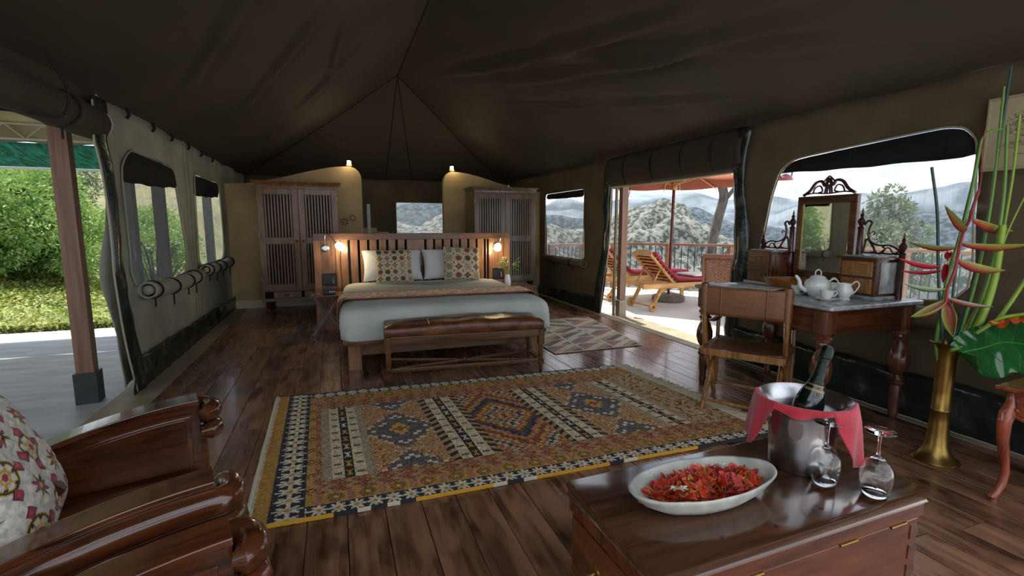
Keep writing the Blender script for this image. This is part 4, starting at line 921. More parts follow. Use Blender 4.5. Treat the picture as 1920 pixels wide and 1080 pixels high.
# ------------------------------------------------------------------ large patterned rug
Q00, Q10, Q01, Q11 = Vector((-.465, 4.02)), Vector((2.46, 3.86)), Vector((-.43, 2.25)), Vector((2.62, 2.20))
def rp(u, v): a = Q00.lerp(Q10, u); b = Q01.lerp(Q11, u); return a.lerp(b, v)
BANDS = [(.105, .197), (.335, .435), (.578, .672), (.815, .893)]
def star(x, y):   # -1..1
    r = hypot(x, y); a = atan2(y, x); return r < .52+.50*abs(cos(a*4))**1.6
def rugcol(u, v):
    X, Y = u*3.0, v*1.75; s = hsh(int(X*160), int(Y*160)); fade = u > .90
    def dith(a, b, p=.5): return K[a] if s < p else K[b]
    if fade and .16 < v < .84:
        q_ = nz3(X*30, Y*30, 3)+.5*nz3(X*80, Y*9, 5); return mixc(K['tan'], K['cream'], .5*s) if q_ > -.15 else dith('brown', 'gold', .6)
    e = min(v, 1-v)
    if u < .003: return K['white']
    if u < .026: return dith('gold', 'tan', .8)
    tb = .065 if v < .5 else .055; g = .17 if v < .5 else .135; rd = .215 if v < .5 else .185
    if u < .078 or e < tb:
        if u < .078: x, y = (u-.054)/.024, ((Y/.085) % 1)*2-1
        else: x, y = ((X/.085) % 1)*2-1, (e-tb/2)/(tb/2)
        if abs(x if u < .078 else y) > .93: return K['navy']
        if star(x, y): return K['gold'] if hypot(x, y) < .25 else dith('white', 'cream', .6)
        return dith('black' if v > .5 or u < .078 else 'teal', 'navy', .5)
    if u < .094 or e < g*.82:
        if u < .094: x, y = (u-.086)/.008*.9, ((Y/.16) % 1)*2-1
        else: lo_ = tb; hi_ = g*.82; x, y = ((X/.15) % 1)*2-1, (e-(lo_+hi_)/2)/((hi_-lo_)/2)
        r = hypot(x*1.6, y) if u >= .094 else hypot(x, y*2.2)
        if r < .25: return K['yel']
        if r < .85 and (int((x+5)*8)+int((y+5)*6)) % 2: return K['brown']
        if abs(x) > .75 and s < .5: return K['pink']
        return dith('gold', 'tan', .65)
    if u < .104 or e < rd:
        t = (Y if u < .104 else X)*26
        return (K['tan'] if int(t+abs(((e if u >= .104 else u*6)*60) % 2-1)*1.3) % 3 == 0 else dith('rust', 'brown' if s > .85 else 'tan', .62))
    for bi, (a, b) in enumerate(BANDS):
        if a <= u < b:
            q = (u-a)/(b-a); w = .06
            if q < .18 or q > .82:
                if bi % 3 == 0: return dith('grey', 'black', .55) if (int(X*150)+int(Y*150)) % 2 else K['cream']
                return K['black'] if int((Y*26+(q if q < .5 else -q)*5)) % 2 else K['tan']
            if q < .40 or q > .60:
                qq = (q-.18)/.22 if q < .5 else (q-.6)/.22; y = ((Y/.11) % 1)*2-1; x = qq*2-1
                return K['brown'] if (abs(y) < .10 and abs(x) < .75) or (abs(x) < .1 and abs(y) < .32) or (abs(abs(x)-.45) < .09 and abs(y) < .25) else K['cream']
            y = ((Y/.11) % 1)*2-1; x = (q-.5)/.1; j = int(Y/.11)
            if (abs(x) < .12 and abs(y) < .6) or (abs(abs(x)-abs(y)*.9) < .16 and abs(y) < .6): return K[['gold', 'cream', 'white', 'yel'][j % 4]]
            return K['black']
    # fields of stepped diamonds
    for (a, b, kind) in ((.197, .335, 0), (.435, .578, 1), (.672, .815, 0)):
        if a <= u < b:
            cx = (u-(a+b)/2)*3.0; cy = (v-.505)*1.75; P = .62 if kind == 0 else 1.05; yy = ((cy/P+.5) % 1-.5)*P
            st = .028; d = (abs(round(cx/st))*st)*1.3+abs(round(yy/st))*st
            if kind == 0:
                if d < .05: return K['rust']
                if d < .10: return K['yel']
                if d < .215: return dith('grey', 'navy', .75)
                if d < .235: return K['white']
                if d < .30: return dith('grey', 'brown', .8)
                if d < .315: return K['cream']
                return dith('gold', 'tan', .5) if int(d*40) % 2 else dith('rust', 'cream', .6)
            k = int(d/.035)
            c = [('rust', 'brown'), ('yel', 'tan'), ('pink', 'rust'), ('tan', 'cream'), ('navy', 'teal'), ('cream', 'tan'), ('rust', 'pink'), ('gold', 'yel'), ('rust', 'brown'), ('teal', 'navy'), ('navy', 'black'), ('pink', 'tan'), ('gold', 'tan'), ('rust', 'brown')][k % 14]
            return dith(c[0], c[1], .65)
    return dith('gold', 'tan', .45)
NU, NV = 520, 300
def boost(c, i, j):
    k = 1.2*(.70+.60*hsh(i//2, j//2, 77)); g = .10*sum(c)/3
    return tuple(min(.95, x*k+g*.3+.008) for x in c)
def rz_(u, v):
    p = rp(u, v); h = .012+.004*nz3(p.x*3, p.y*3)+.0015*nz3(p.x*40, p.y*40)
    for c, am in ((.955, .014), (.86, .006), (.60, .006)): h += am*math.exp(-((u-c-.02*sin(v*5))/.008)**2)*(1 if v < .75 else 0)
    return (p.x+.006*nz3(v*5, u*3, 1)*(1 if u < .1 or u > .9 else .3), p.y+.008*nz3(u*6, v*2, 2), h)
rug = thing('kilim_rug', 'large ochre and navy patterned rug lying in the middle of the plank floor', 'rug', (0, 0, 0))
M['vrug'] = mat('woven rug pile', 'ffffff', .95, color2='e2ddd4', scale=45, vcol=True, bump=.9, bscale=140, lo=.3, hi=.6)
mb = MB(); mb.v = [rz_(i/NU, j/NV) for j in range(NV+1) for i in range(NU+1)]
fc = []
for j in range(NV):
    for i in range(NU):
        a = j*(NU+1)+i; mb.f.append((a, a+NU+1, a+NU+2, a+1)); fc.append(boost(rugcol((i+.5)/NU, (j+.5)/NV), i, j))
mb.build('woven_field', M['vrug'], rug, smooth='all', fcols=fc, solid=.008)
def edge(v0, nm, m, a=0, b=1, r=.011): MB().tube([(lambda q: (q[0], q[1], q[2]-.002))(rz_(lerp(a, b, k/80), v0)) for k in range(81)], r, 6).build(nm, m, rug, smooth=True)
mg = mat('gold cord', 'c8962a', .8); mk = mat('black cord', '23262a', .8); mw_ = mat('cream cord', 'c9c0a8', .85)
for a, b, m in ((0, .12, mg), (.12, .155, mk), (.155, .175, mw_), (.175, .2, mk), (.2, .22, mw_), (.22, .245, mk), (.245, .375, mg), (.375, .40, mw_), (.40, .43, mk), (.43, .455, mw_), (.455, .60, mg), (.60, .63, mk), (.63, .66, mw_), (.66, .80, mg), (.80, 1, mk)): edge(1, 'edge_cord', m, a, b)
edge(0, 'edge_cord', mk, 0, 1, .009)
MB().tube([(lambda q: (q[0]-.01, q[1], q[2]))(rz_(0, k/40)) for k in range(41)], .012, 6).build('edge_cord', mw_, rug, smooth=True)
mb = MB(); rr = random.Random(11)
for k in range(260):
    v = (k+.5)/260; p = Vector(rz_(1, v)); ln = rr.uniform(.09, .17); a = rr.uniform(-.5, .5)
    q = p+Vector((ln*.5, a*.02, .004)); e = p+Vector((ln*cos(a), ln*sin(a), -.004)); p.x -= .004; mb.tube([p, q, e], [.0045, .005, .003], 5)
mb.build('fringe', mat('cream fringe', 'b9ae90', .9), rug, kind='stuff')
# ------------------------------------------------------------------ foreground furniture
M['rose'] = wood('polished red brown wood', '2c150a', '64351b', .20, 'x', .7, .08, 1.6, .03)
M['rose_top'] = wood('dark polished trunk wood', '2c1a11', '5e3c26', .17, 'x', .6, .08, 1.4, .03)
M['rose_side'] = wood('red polished trunk wood', '38190c', '6e381b', .24, 'x', .5, .08, 1.4, .03)
M['trunk_end'] = wood('trunk end wood', '3c1c0d', '74401f', .26, 'y', .5, .05, 1.6, .03)
M['marble'] = mat('grey veined marble', 'a4a6a6', .25, color2='6f7274', scale=7, lo=.35, hi=.7, distort=2.5, coat=.3)
M['tablewood'] = wood('dark red table wood', '32190f', '663822', .28, 'y', .5, .1, 1.8)
M['tableleg'] = wood('turned leg wood', '32190f', '663822', .28, 'z', .5, .1, 1.8)
M['carved'] = mat('dark carved wood', '2b130c', .35, color2='451f14', scale=20, coat=.4, bump=.3)
M['mirror'] = mat('mirror glass', 'e8eae8', .02, 1)
M['glass'] = mat('clear glass', 'ffffff', .0, trans=1, ior=1.45)
M['redcloth'] = mat('red napkin cloth', 'b41f33', .8, color2='9a182b', scale=8, sheen=.3, bump=.2, bscale=90)
M['bottle'] = mat('dark bottle glass', '0a1210', .08, coat=.6); M['foil'] = mat('dark green foil', '142019', .28, .6, bump=.4, bscale=60); M['goldfoil'] = mat('gold label', '7d7048', .4, .5)
M['silver'] = mat('polished steel', 'cfd0d2', .27, 1, color2='b5b7ba', scale=9, stretch=(1, 1, .1)); M['bowlwood'] = mat('grey limed wood', 'bcbdb5', .6, color2='868780', scale=9, stretch=(1, .35, 1), bump=.5, distort=1, lo=.3, hi=.7)

# trunk
tk = thing('trunk', 'large polished red brown wooden trunk in the right foreground', 'trunk', (1.16, 1.06, 0), .02)
TW, TD, TH = .50, .215, .55
bd_ = MB().box(-TW+.008, TW-.008, -TD+.008, TD-.008, .03, .455).build('body', M['rose_side'], tk, bevel=.004)
B(-TW, TW, -TD, TD, .462, .505).build('lid_rim', M['rose_side'], tk, bevel=.003)
loft(MB(), rrect(-TW-.008, TW+.008, -TD-.008, TD+.008, .006, 2), [(.505, .006), (.512, .0), (.518, .004), (.53, .003), (.538, -.002), (.549, -.003), (.552, .003)]).build('lid_top', M['rose_top'], tk, smooth=True)
for s_ in (-1, 1): B(s_*(TW-.006)-.003, s_*(TW-.006)+.003, -TD+.02, TD-.02, .05, .45).build('end_panel', M['trunk_end'], tk)
B(-TW-.004, TW+.004, -TD-.004, TD+.004, 0, .045).build('plinth', M['rose_side'], tk, bevel=.004)
for x in (-.20, .16, .38):
    MB().tube([(x-.035, -TD-.001, .459), (x+.035, -TD-.001, .459)], .0045, 8).build('hinge', M['brass'], tk, smooth=True)
for k in range(6):
    z = .06+k*.066
    for y_ in (-TD+.0065,): MB().add([(TW-.045, y_, z), (TW-.009, y_, z+.006), (TW-.009, y_, z+.04), (TW-.045, y_, z+.046)], [(0, 1, 2, 3)]).build('dovetail', M['rose'], tk, solid=.003)
h = MB().tube(catmull([(-TW-.004, .05, .36), (-TW-.025, .05, .35), (-TW-.03, .03, .325), (-TW-.032, 0, .318), (-TW-.03, -.03, .325), (-TW-.025, -.05, .35), (-TW-.004, -.05, .36)], 5), .005, 8); h = h.build('handle', M['brass'], tk, smooth=True)
for y in (.05, -.05): MB().lathe([(.018, 0), (.016, .004), (.008, .008), (0, .01)], 12, M=T(-TW+.006, y, .36) @ Matrix.Rotation(-pi/2, 4, 'Y')).build('handle_plate', M['brass'], h, smooth=True)
for k, (x, y) in enumerate(((-.26, -.17), (-.09, -.185), (.1, -.17), (.31, -.16))): MB().lathe([(.009, 0), (.006, .0015), (0, .002)], 10).build('screw_plug', M['carved'], tk).location = (x, y, .552)

# oval bowl with blossoms
ZT = .5525
BRZ = -.02
bw = thing('dough_bowl', 'long oval grey limed wooden bowl on the trunk', 'bowl', (.985, 1.045, ZT), BRZ)
def bowlf(prof): return lambda u, v: None
mb = MB(); n = 72; pr0 = [(.0, 0), (.55, 0), (.70, .008), (.86, .032), (.97, .062), (1.0, .072), (.985, .078), (.94, .074), (.84, .052), (.70, .030), (.5, .018), (0, .016)]
for r, z in pr0:
    for k in range(n):
        a = 2*pi*k/n; x = .25*r*cos(a); y = .110*r*sin(a)*(1-.05*cos(a)); mb.v.append((x, y, z*.88+.004*nz3(cos(a)*2, sin(a)*2, 4)*r))
for i in range(len(pr0)-1):
    for k in range(n): mb.f.append((i*n+k, i*n+(k+1) % n, (i+1)*n+(k+1) % n, (i+1)*n+k))
mb.build('bowl_shell', M['bowlwood'], bw, smooth='all')
M['petal'] = mat('orange red petal', 'ffffff', .55, color2='e8e8e8', scale=20, vcol=True, thin=.25)
def blossom_mesh(seed, pink=0):
    rr = random.Random(seed); mb = MB(); cols = []
    base = [srgb('d8401f'), srgb('bb2c1c'), srgb('e0603a'), srgb('cf4250')][seed % 4][:3]
    for k in range(6):
        a = 2*pi*k/6+rr.uniform(-.2, .2); inner = k % 2; ln = (.026 if inner else .028)*rr.uniform(.85, 1.1); w = .0085 if inner else .0145; el = rr.uniform(.35, 1.0)
        ca, sa = cos(a), sin(a); nb = len(mb.v)
        for i in range(5):
            t = i/4; r_ = ln*t*cos(el*(1-.45*t)); z = ln*t*sin(el*(1-.2*t))-.004*(t**3); ww = w*sin(pi*min(1, .12+t*.82))
            for s in (-1, 0, 1):
                mb.v.append((ca*r_-sa*ww*s, sa*r_+ca*ww*s, z-(.002 if s == 0 else 0)+.0015*rr.uniform(-1, 1)))
                c = base
                if inner and .2 < t < .8: c = srgb('d9a73a')[:3] if (i+s) % 2 == 0 else srgb('7a2015')[:3]
                if t < .1: c = srgb('9a8a3a')[:3]
                if t > .9: c = mixc(base, srgb('d98a6a')[:3], .4)
                cols.append(c)
        for i in range(4):
            for s in range(2): q = nb+i*3+s; mb.f.append((q, q+1, q+4, q+3))
    for k in range(4):
        a = rr.uniform(0, 6.28); nb = len(mb.v); mb.tube([(0, 0, .002), (.005*cos(a), .005*sin(a), .014), (.01*cos(a), .01*sin(a), .021)], .0007, 4); cols += [srgb('c96a5a')[:3]]*(len(mb.v)-nb)
    return mb, cols
bl = []
for s in range(6):
    mb, cols = blossom_mesh(s); me_o = mb.build('alstroemeria_blossom', M['petal'], smooth='all', cols=cols); bl.append(me_o)
rr = random.Random(21); cnt = 0; pos = []
for k in range(900):
    if len(pos) >= 84: break
    a = rr.uniform(0, 2*pi); q = rr.random()**.55; x = q*.187*cos(a)+.003; y = q*.064*sin(a)
    if all(hypot(x-p[0], y-p[1]) > .0175 for p in pos): pos.append((x, y, q))
Rb = Rz(BRZ)
for i, (x, y, q) in enumerate(pos):
    src = bl[i % 6]
    o = src if i < 6 else src.copy()
    if i >= 6: COL.objects.link(o)
    p = Rb @ Vector((x, y, .028+.028*(1-q*q)+rr.uniform(-.004, .006))); o.location = p+Vector((.985, 1.045, ZT))
    o.rotation_euler = (rr.uniform(-.7, .7), rr.uniform(-.7, .7), rr.uniform(0, 6.28)); o.scale = (1.25, 1.25, 1.2)
    cl_ = ['scarlet', 'dark red', 'orange red', 'rose red'][(i % 6) % 4]; rg_ = 'left end' if x < -.07 else ('right end' if x > .075 else 'middle')
    tag(o, '%s blossom with yellow inner petals lying at the %s of the oval bowl' % (cl_, rg_), 'flower', '%s blossoms at the %s of the oval bowl' % (cl_, rg_))
M['daisy'] = mat('white daisy petal', 'e6e4dc', .6, thin=.2)
for (x, y, lab) in ((.083, .038, 'white daisy near the right end of the flower bowl'), (-.115, -.030, 'white daisy near the left end of the flower bowl')):
    p = Rb @ Vector((x, y, .066)); d = thing('daisy', lab, 'flower', p+Vector((.985, 1.045, ZT))); mb = MB()
    for k in range(18):
        a = 2*pi*k/18; ca, sa = cos(a), sin(a); w = .0035; r1 = .027*(1+.06*sin(k*5)); zz = .004*sin(k*2.3)
        mb.add([(ca*.006-sa*w*.5, sa*.006+ca*w*.5, .002), (ca*.006+sa*w*.5, sa*.006-ca*w*.5, .002), (ca*r1*.7+sa*w, sa*r1*.7-ca*w, .006+zz), (ca*r1, sa*r1, .003+zz), (ca*r1*.7-sa*w, sa*r1*.7+ca*w, .006+zz)], [(0, 1, 2, 3, 4)])
    mb.build('petals', M['daisy'], d, kind='stuff'); MB().lathe([(.009, .001), (.008, .005), (.004, .008), (0, .0085)], 12).build('flower_centre', mat('daisy centre', 'b9833a', .8), d, smooth=True); d.rotation_euler = (-.35, .1, 0)

# ice bucket, napkin and bottle
bk = thing('ice_bucket', 'polished steel wine bucket with a flared rim standing on the trunk', 'ice bucket', (1.435, 1.10, ZT))
BR = [(0, 0), (.090, 0), (.094, .004), (.097, .06), (.101, .13), (.105, .185), (.108, .195), (.122, .215), (.136, .232), (.139, .236), (.136, .238), (.120, .222), (.105, .198), (.101, .19), (.096, .13), (.092, .06), (.088, .01), (0, .008)]
MB().lathe(BR, 56).build('bucket_body', M['silver'], bk, smooth=True)
for a in (radians(127), radians(307)):
    c = Vector((cos(a)*.112, sin(a)*.112, .17)); MB().tube([c+Vector((-sin(a)*.028*cos(t), cos(a)*.028*cos(t), .0+.032*sin(t)-.02)) for t in [2*pi*k/20 for k in range(21)]], .004, 8).build('ring_handle', M['silver'], bk, smooth=True)
MB().prism([(-.020, .03), (.020, .03), (.022, .0), (.016, -.022), (0, -.034), (-.016, -.022), (-.022, 0)], .002).build('crest_plate', mat('engraved crest', '9b8f8c', .35, 1), bk, bevel=.0005).location = Vector((cos(radians(208))*.1035, sin(radians(208))*.1035, .15))
crest = [o for o in COL.objects if o.name.startswith('crest_plate')][0]; crest.rotation_euler = (.0, 0, radians(298))
mb = MB(); a0, a1 = radians(122), radians(314)
def nap(u, v):
    a = lerp(a0, a1, u); e = abs(2*u-1); hang = .022+.145*max(0, min(1, (e-.34)/.32))**.8+.010*sin(u*17); hang += .03*max(0, u-.8)*5-.03*max(0, .12-u)*4
    arc = [(.118, .212), (.139, .2395), (.145, .236), (.142, .222)]
    if v < .25: t = v/.25; r = lerp(.108, .141, t); z = lerp(.206, .2415, t)
    else: t = (v-.25)/.75; r = .143+.006*sin(min(1, t*3)*pi/2)+.030*t*max(0, e-.3)+.006*sin(u*40+t*2)*t; z = .2405-hang*t-.003*t
    return (r*cos(a), r*sin(a), z+.003*nz3(u*12, v*4))
npk = MB().grid(nap, 90, 22).build('napkin', M['redcloth'], smooth='all', solid=.0022)
tag(npk, 'bright red cloth napkin draped over the front rim of the steel bucket', 'napkin', loc=bk.location)
bt = thing('wine_bottle', 'dark sparkling wine bottle leaning in the steel bucket', 'bottle', (1.405, 1.105, ZT+.05)); bt.rotation_euler = (radians(3), radians(16), 0)
MB().lathe([(0, 0), (.044, 0), (.046, .01), (.046, .15), (.044, .175), (.036, .205), (.024, .235), (.0175, .262), (.0165, .29)], 28).build('bottle_glass', M['bottle'], bt, smooth=True)
MB().lathe([(.0255, .232), (.0185, .262), (.0172, .30), (.0172, .325), (.0205, .328), (.0208, .345), (.0195, .358), (.014, .368), (0, .37)], 24).build('foil', M['foil'], bt, smooth=True, label='dark foil over the cork')
MB().lathe([(.0330, .214), (.0300, .222)], 24, a0=pi*.9, a1=pi*1.7).build('neck_label', M['goldfoil'], bt, smooth=True, label='gold neck label')
MB().lathe([(.0263, .2315), (.0248, .236)], 24).build('foil_edge', M['goldfoil'], bt, smooth=True)
# glasses upside down
def wglass(loc, label):
    g = thing('wine_glass', label, 'wine glass', loc)
    out_ = [(.0315, 0), (.0375, .022), (.0425, .045), (.0435, .062), (.040, .085), (.030, .104), (.012, .116), (.0055, .122)]
    inn = [(.0303, 0), (.0363, .022), (.0413, .045), (.0423, .062), (.0388, .084), (.029, .102), (.011, .1135), (0, .116)]
    MB().lathe(out_+[(.004, .135), (.0038, .165), (.005, .186), (.012, .192), (.040, .1965), (.0405, .1985), (.0, .199)], 40).lathe(inn, 40).build('glass_body', M['glass'], g, smooth=True)
    o = kids(g)[0]; mb = MB(); full = out_+[(.004, .135), (.0038, .165), (.005, .186), (.012, .192), (.040, .1965), (.0405, .1985), (.0, .199)]
    o.data = None if 0 else o.data
    mb.lathe([(0, .116)]+inn[::-1][1:]+full, 40); me = bpy.data.meshes.new('glass_body'); me.from_pydata(mb.v, [], mb.f); me.materials.append(M['glass']); me.polygons.foreach_set('use_smooth', [True]*len(me.polygons))
    bm = bmesh.new(); bm.from_mesh(me); bmesh.ops.remove_doubles(bm, verts=bm.verts, dist=1e-5); bmesh.ops.recalc_face_normals(bm, faces=bm.faces); bm.to_mesh(me); bm.free(); o.data = me
    return g
wglass((1.397, .985, ZT+.001), 'upturned wine glass just in front of the steel bucket')
wglass((1.475, .885, ZT+.001), 'upturned wine glass nearest the right edge of the trunk')

# ------------------------------------------------------------------ armchairs
def armchair(loc, rz, label):
    t = thing('armchair', label, 'armchair', loc, rz); m = M['rose']
    def arm(s):
        mb = MB(); y0 = s*.41; n = 16
        def az(q): return .600-.30*q*q-.02*q
        path = [(0-q, az(q)) for q in [k/n*.62 for k in range(n+1)]]
        # flat top board
        vs = []
        for x, z in path:
            vs += [(x, y0-.056, z-.022), (x, y0+.056, z-.022), (x, y0+.056, z), (x, y0-.056, z)]
        fs = [(0, 3, 2, 1), (4*n, 4*n+1, 4*n+2, 4*n+3)]
        for k in range(n):
            for j in range(4): fs.append((4*k+j, 4*k+(j+1) % 4, 4*k+4+(j+1) % 4, 4*k+4+j))
        MB().add(vs, fs).build('arm_top', m, t, bevel=.004)
        # rounded roll along the outer side, turning round the front end
        yo = y0+s*.062; pth = [Vector((x+.0, yo, z-.062)) for x, z in path][::-1]+[Vector((.012, yo, .538)), Vector((.034, yo-s*.014, .537)), Vector((.044, y0+s*.025, .536)), Vector((.045, y0-s*.02, .535)), Vector((.036, y0-s*.045, .535)), Vector((.018, y0-s*.056, .535)), Vector((-.004, y0-s*.052, .535))]
        MB().tube(pth, [.042]*20+[.041, .036, .020], 16, flat=1.0).build('arm_roll', m, t, smooth=True)
        pth = [Vector((.03, yo-s*.012, .455)), Vector((.046, y0+s*.02, .452)), Vector((.046, y0-s*.03, .452)), Vector((.03, y0-s*.053, .452)), Vector((0, y0-s*.052, .452))]
        MB().tube([Vector((-.55, yo-s*.006, .37)), Vector((-.25, yo-s*.004, .45))]+pth, [.040]*6+[.040, .036, .020], 16).build('lower_roll', m, t, smooth=True)
        # side panel: frame and raised field on the inner face
        vs = [(x, z-.022) for x, z in path]+[(-.62, .10), (0, .10)]
        MB().prism(vs, .05, T(0, y0, 0)).build('arm_side', m, t, bevel=.003)
        fi = [(x-.035, z-.075) for x, z in path if x-.035 > -.60]+[(-.60, .30), (-.035, .30)]
        MB().prism([(x, z) for x, z in fi], .010, T(0, y0-s*.028, 0)).build('raised_panel', m, t, bevel=.004)
        MB().prism([(x*.9-.022, z*.98-.0) for x, z in fi], .006, T(0, y0-s*.034, 0)).build('panel_field', m, t, bevel=.002)
        MB().lathe([(.028, 0), (.032, .03), (.024, .06), (.032, .10), (.036, .30), (.032, .40)], 16).build('front_leg', m, t, smooth=True).location = (-.01, y0+s*.03, 0)
        B(-.68, -.62, y0-.03, y0+.03, 0, .45).build('back_leg', m, t, bevel=.004)
    arm(1); arm(-1)
    loft(MB(), rrect(-.62, -.01, -.375, .375, .03, 4), [(.20, .01), (.21, 0), (.25, -.002), (.275, .01), (.29, .05), (.295, .12)]).build('seat_cushion', M['leather'], t, smooth='all')
    B(-.04, .0, -.38, .38, .12, .21).build('front_rail', m, t, bevel=.004)
    MB().bar((-.68, 0, .26), (-1.06, 0, .74), .74, .04, (0, 1, 0)).build('back_panel', m, t, bevel=.004)
    for s in (-1, 1): MB().bar((-.66, s*.385, .22), (-1.08, s*.385, .77), .05, .06, (0, 1, 0)).build('back_stile', m, t, bevel=.006)
    MB().bar((-1.08, -.42, .77), (-1.08, .42, .77), .06, .07).build('crest_rail', m, t, bevel=.01)
    return t
armchair((-.49, 2.00, 0), radians(15.5), 'polished red brown wooden armchair holding the patterned cushion')
armchair((-.17, .90, 0), radians(15.5), 'second polished wooden armchair at the bottom left, only one arm in view')
def suzani(u, v):
    U_, V_ = u*2.6+.2, v*2.6+.1; i, j = int(U_), int(V_); x, y = (U_-i)*2-1, (V_-j)*2-1; r = hypot(x, y); a = atan2(y, x); d = abs(x)+abs(y)
    for k in range(4):
        cx, cy = cos(k*pi/2)*.66, sin(k*pi/2)*.66; q = abs(x-cx)+abs(y-cy)
        if q < .07: return K['pink']
        if q < .20: return (.42, .02, .04)
        if q < .25: return K['black']
    if r < .12: return (.42, .02, .04)
    if abs(r-.20) < .035: return K['yel']
    if r < .42 and cos(a*6) > .55: return K['yel'] if r < .34 else K['black']
    if abs(r-.46) < .035: return K['black']
    if abs(r-.46) < .075: return K['yel']
    cx, cy = abs(abs(x)-1), abs(abs(y)-1); q = hypot(cx, cy); aa = atan2(cy, cx)
    if q < .10: return K['yel']
    if q < .26+.10*cos(aa*8): return (.42, .02, .04) if (i+j) % 2 else K['black']
    if q < .34+.10*cos(aa*8): return K['black'] if (i+j) % 2 else K['yel']
    return K['white']
cu = pillow('cushion', M['vcloth'], .52, .50, .17, cfn=lambda u, v: suzani(u, v), n=170, seed=8)
tag(cu, 'off-white cushion with red and yellow embroidered motifs on the front armchair', 'cushion', loc=(-.915, 1.885, .37)); cu.rotation_euler = (radians(-22), 0, radians(105.5))

# ------------------------------------------------------------------ folding campaign chair
M['tanwood'] = wood('mid brown chair wood', '64401f', 'a2703f', .35, 'z', .4, .1, 2.2)
M['chleather'] = mat('brown saddle leather', '5c3722', .40, color2='80532f', scale=4, bump=.25, bscale=40)
ch = thing('campaign_chair', 'folding wooden campaign chair with brown leather back and seat at the dressing table', 'chair', (2.66, 2.55, 0), atan2(.54, .84))
W2_ = .268
for s in (-1, 1):
    y = s*W2_
    MB().tube([(.02, y, .925), (.03, y, .70), (.10, y, .44), (.42, y, .0)], [.018, .018, .019, .017], 8).build('back_leg', M['tanwood'], ch, smooth=True)
    MB().tube([(-.06, y-s*.035, 0), (.20, y-s*.035, .30), (.32, y-s*.035, .43)], [.016, .018, .017], 8).build('cross_leg', M['tanwood'], ch, smooth=True)
    MB().tube([(.46, y, .05), (.45, y, .16), (.455, y, .18), (.45, y, .2), (.45, y, .32), (.455, y, .34), (.45, y, .36), (.45, y, .60)], [.012, .016, .021, .016, .017, .022, .017, .015], 8).build('front_post', M['tanwood'], ch, smooth=True)
    MB().bar((-.0, y, .43), (.47, y, .43), .028, .045).build('seat_rail', M['tanwood'], ch, bevel=.004)
    MB().grid(lambda u, v: (lerp(.03, .46, u), y+lerp(-.025, .025, v), .615-.025*sin(pi*u)+.05*(1-u)), 14, 2).build('arm_strap', M['chleather'], ch, smooth='all', solid=.006)
    MB().lathe([(.02, 0), (.021, .006), (.012, .012), (0, .014)], 12).build('post_cap', M['brass'], ch, smooth=True).location = (.02, y, .925)
for x, z in ((-.02, .07), (.36, .10)):
    MB().tube([(x, -W2_+(.035 if x < 0 else 0), z), (x, 0, z), (x, W2_-(.035 if x < 0 else 0), z)], [.012, .014, .012], 8).build('rung', M['tanwood'], ch, smooth=True)
MB().bar((0, -W2_, .43), (0, W2_, .43), .03, .05).build('seat_frame_rail', M['tanwood'], ch, bevel=.004); MB().bar((.46, -W2_, .43), (.46, W2_, .43), .03, .045).build('seat_frame_rail', M['tanwood'], ch, bevel=.004)
MB().grid(lambda u, v: (lerp(.0, .46, u), lerp(-W2_+.01, W2_-.01, v), .462-.035*sin(pi*v)*(.4+.6*sin(pi*u))), 14, 18).build('leather_seat', M['chleather'], ch, smooth='all', solid=.008)
def lb(u, v):
    a = (u-.5)*2; y = a*(W2_+.028); x = .012-.035*sin(pi*u)-.0
    return (x+(.03 if abs(a) > .97 else 0), y, lerp(.70, .915, v)+.01*(1-2*v)*sin(pi*u)*.6)
lbk = MB().grid(lb, 26, 8).build('leather_back', M['chleather'], ch, smooth='all', solid=.007)
for a, b in ((.24, .26), (.74, .76)): MB().grid(lambda u, v: (lambda q: (q[0]-.006, q[1], q[2]))(lb(lerp(a, b, u), v)), 2, 8).build('stitched_seam', M['chleather'], lbk, smooth='all', solid=.003)
for s in (-1, 1): MB().tube([(.02, s*W2_, .70), (.02, s*W2_, .93)], .027, 10).build('leather_sleeve', M['chleather'], ch, smooth=True)

# ------------------------------------------------------------------ dressing table
dt = thing('dressing_table', 'dark red wooden dressing table with turned legs and a grey marble top', 'table', (3.28, 2.66, 0), -.02)
TX, TY = .42, .60; ZTB = .82
loft(MB(), rrect(-TX-.01, TX+.01, -TY-.02, TY+.02, .02, 3), [(ZTB, .006), (ZTB+.006, 0), (ZTB+.024, 0), (ZTB+.030, .006)]).build('marble_top', M['marble'], dt, smooth=True, label='grey veined marble top')
B(-TX+.02, TX-.02, -TY+.01, TY-.01, ZTB-.012, ZTB-.001).build('top_moulding', M['tablewood'], dt, bevel=.003)
for s in (-1, 1):
    B(s*(TX-.05)-.012, s*(TX-.05)+.012, -TY+.08, TY-.08, .655, .81).build('apron', M['tablewood'], dt, bevel=.003); B(-TX+.08, TX-.08, s*(TY-.05)-.012, s*(TY-.05)+.012, .655, .81).build('apron', M['rose'], dt, bevel=.003)
dwr = B(-TX+.03, -TX+.045, -.30, .30, .675, .795).build('drawer', M['tablewood'], dt, bevel=.004)
for y in (-.15, .15): MB().ball((-TX+.018, y, .735), .014).build('knob', M['carved'], dwr, smooth=True)
leg = [(.020, 0), (.026, .02), (.030, .045), (.026, .07), (.032, .12), (.036, .20), (.032, .245), (.045, .255), (.048, .268), (.038, .28), (.046, .29), (.036, .305), (.030, .32), (.052, .36), (.066, .41), (.064, .46), (.046, .52), (.032, .548), (.030, .56), (.048, .568), (.052, .580), (.036, .592), (.034, .605), (.052, .615), (.054, .63), (.040, .645), (.045, .66)]
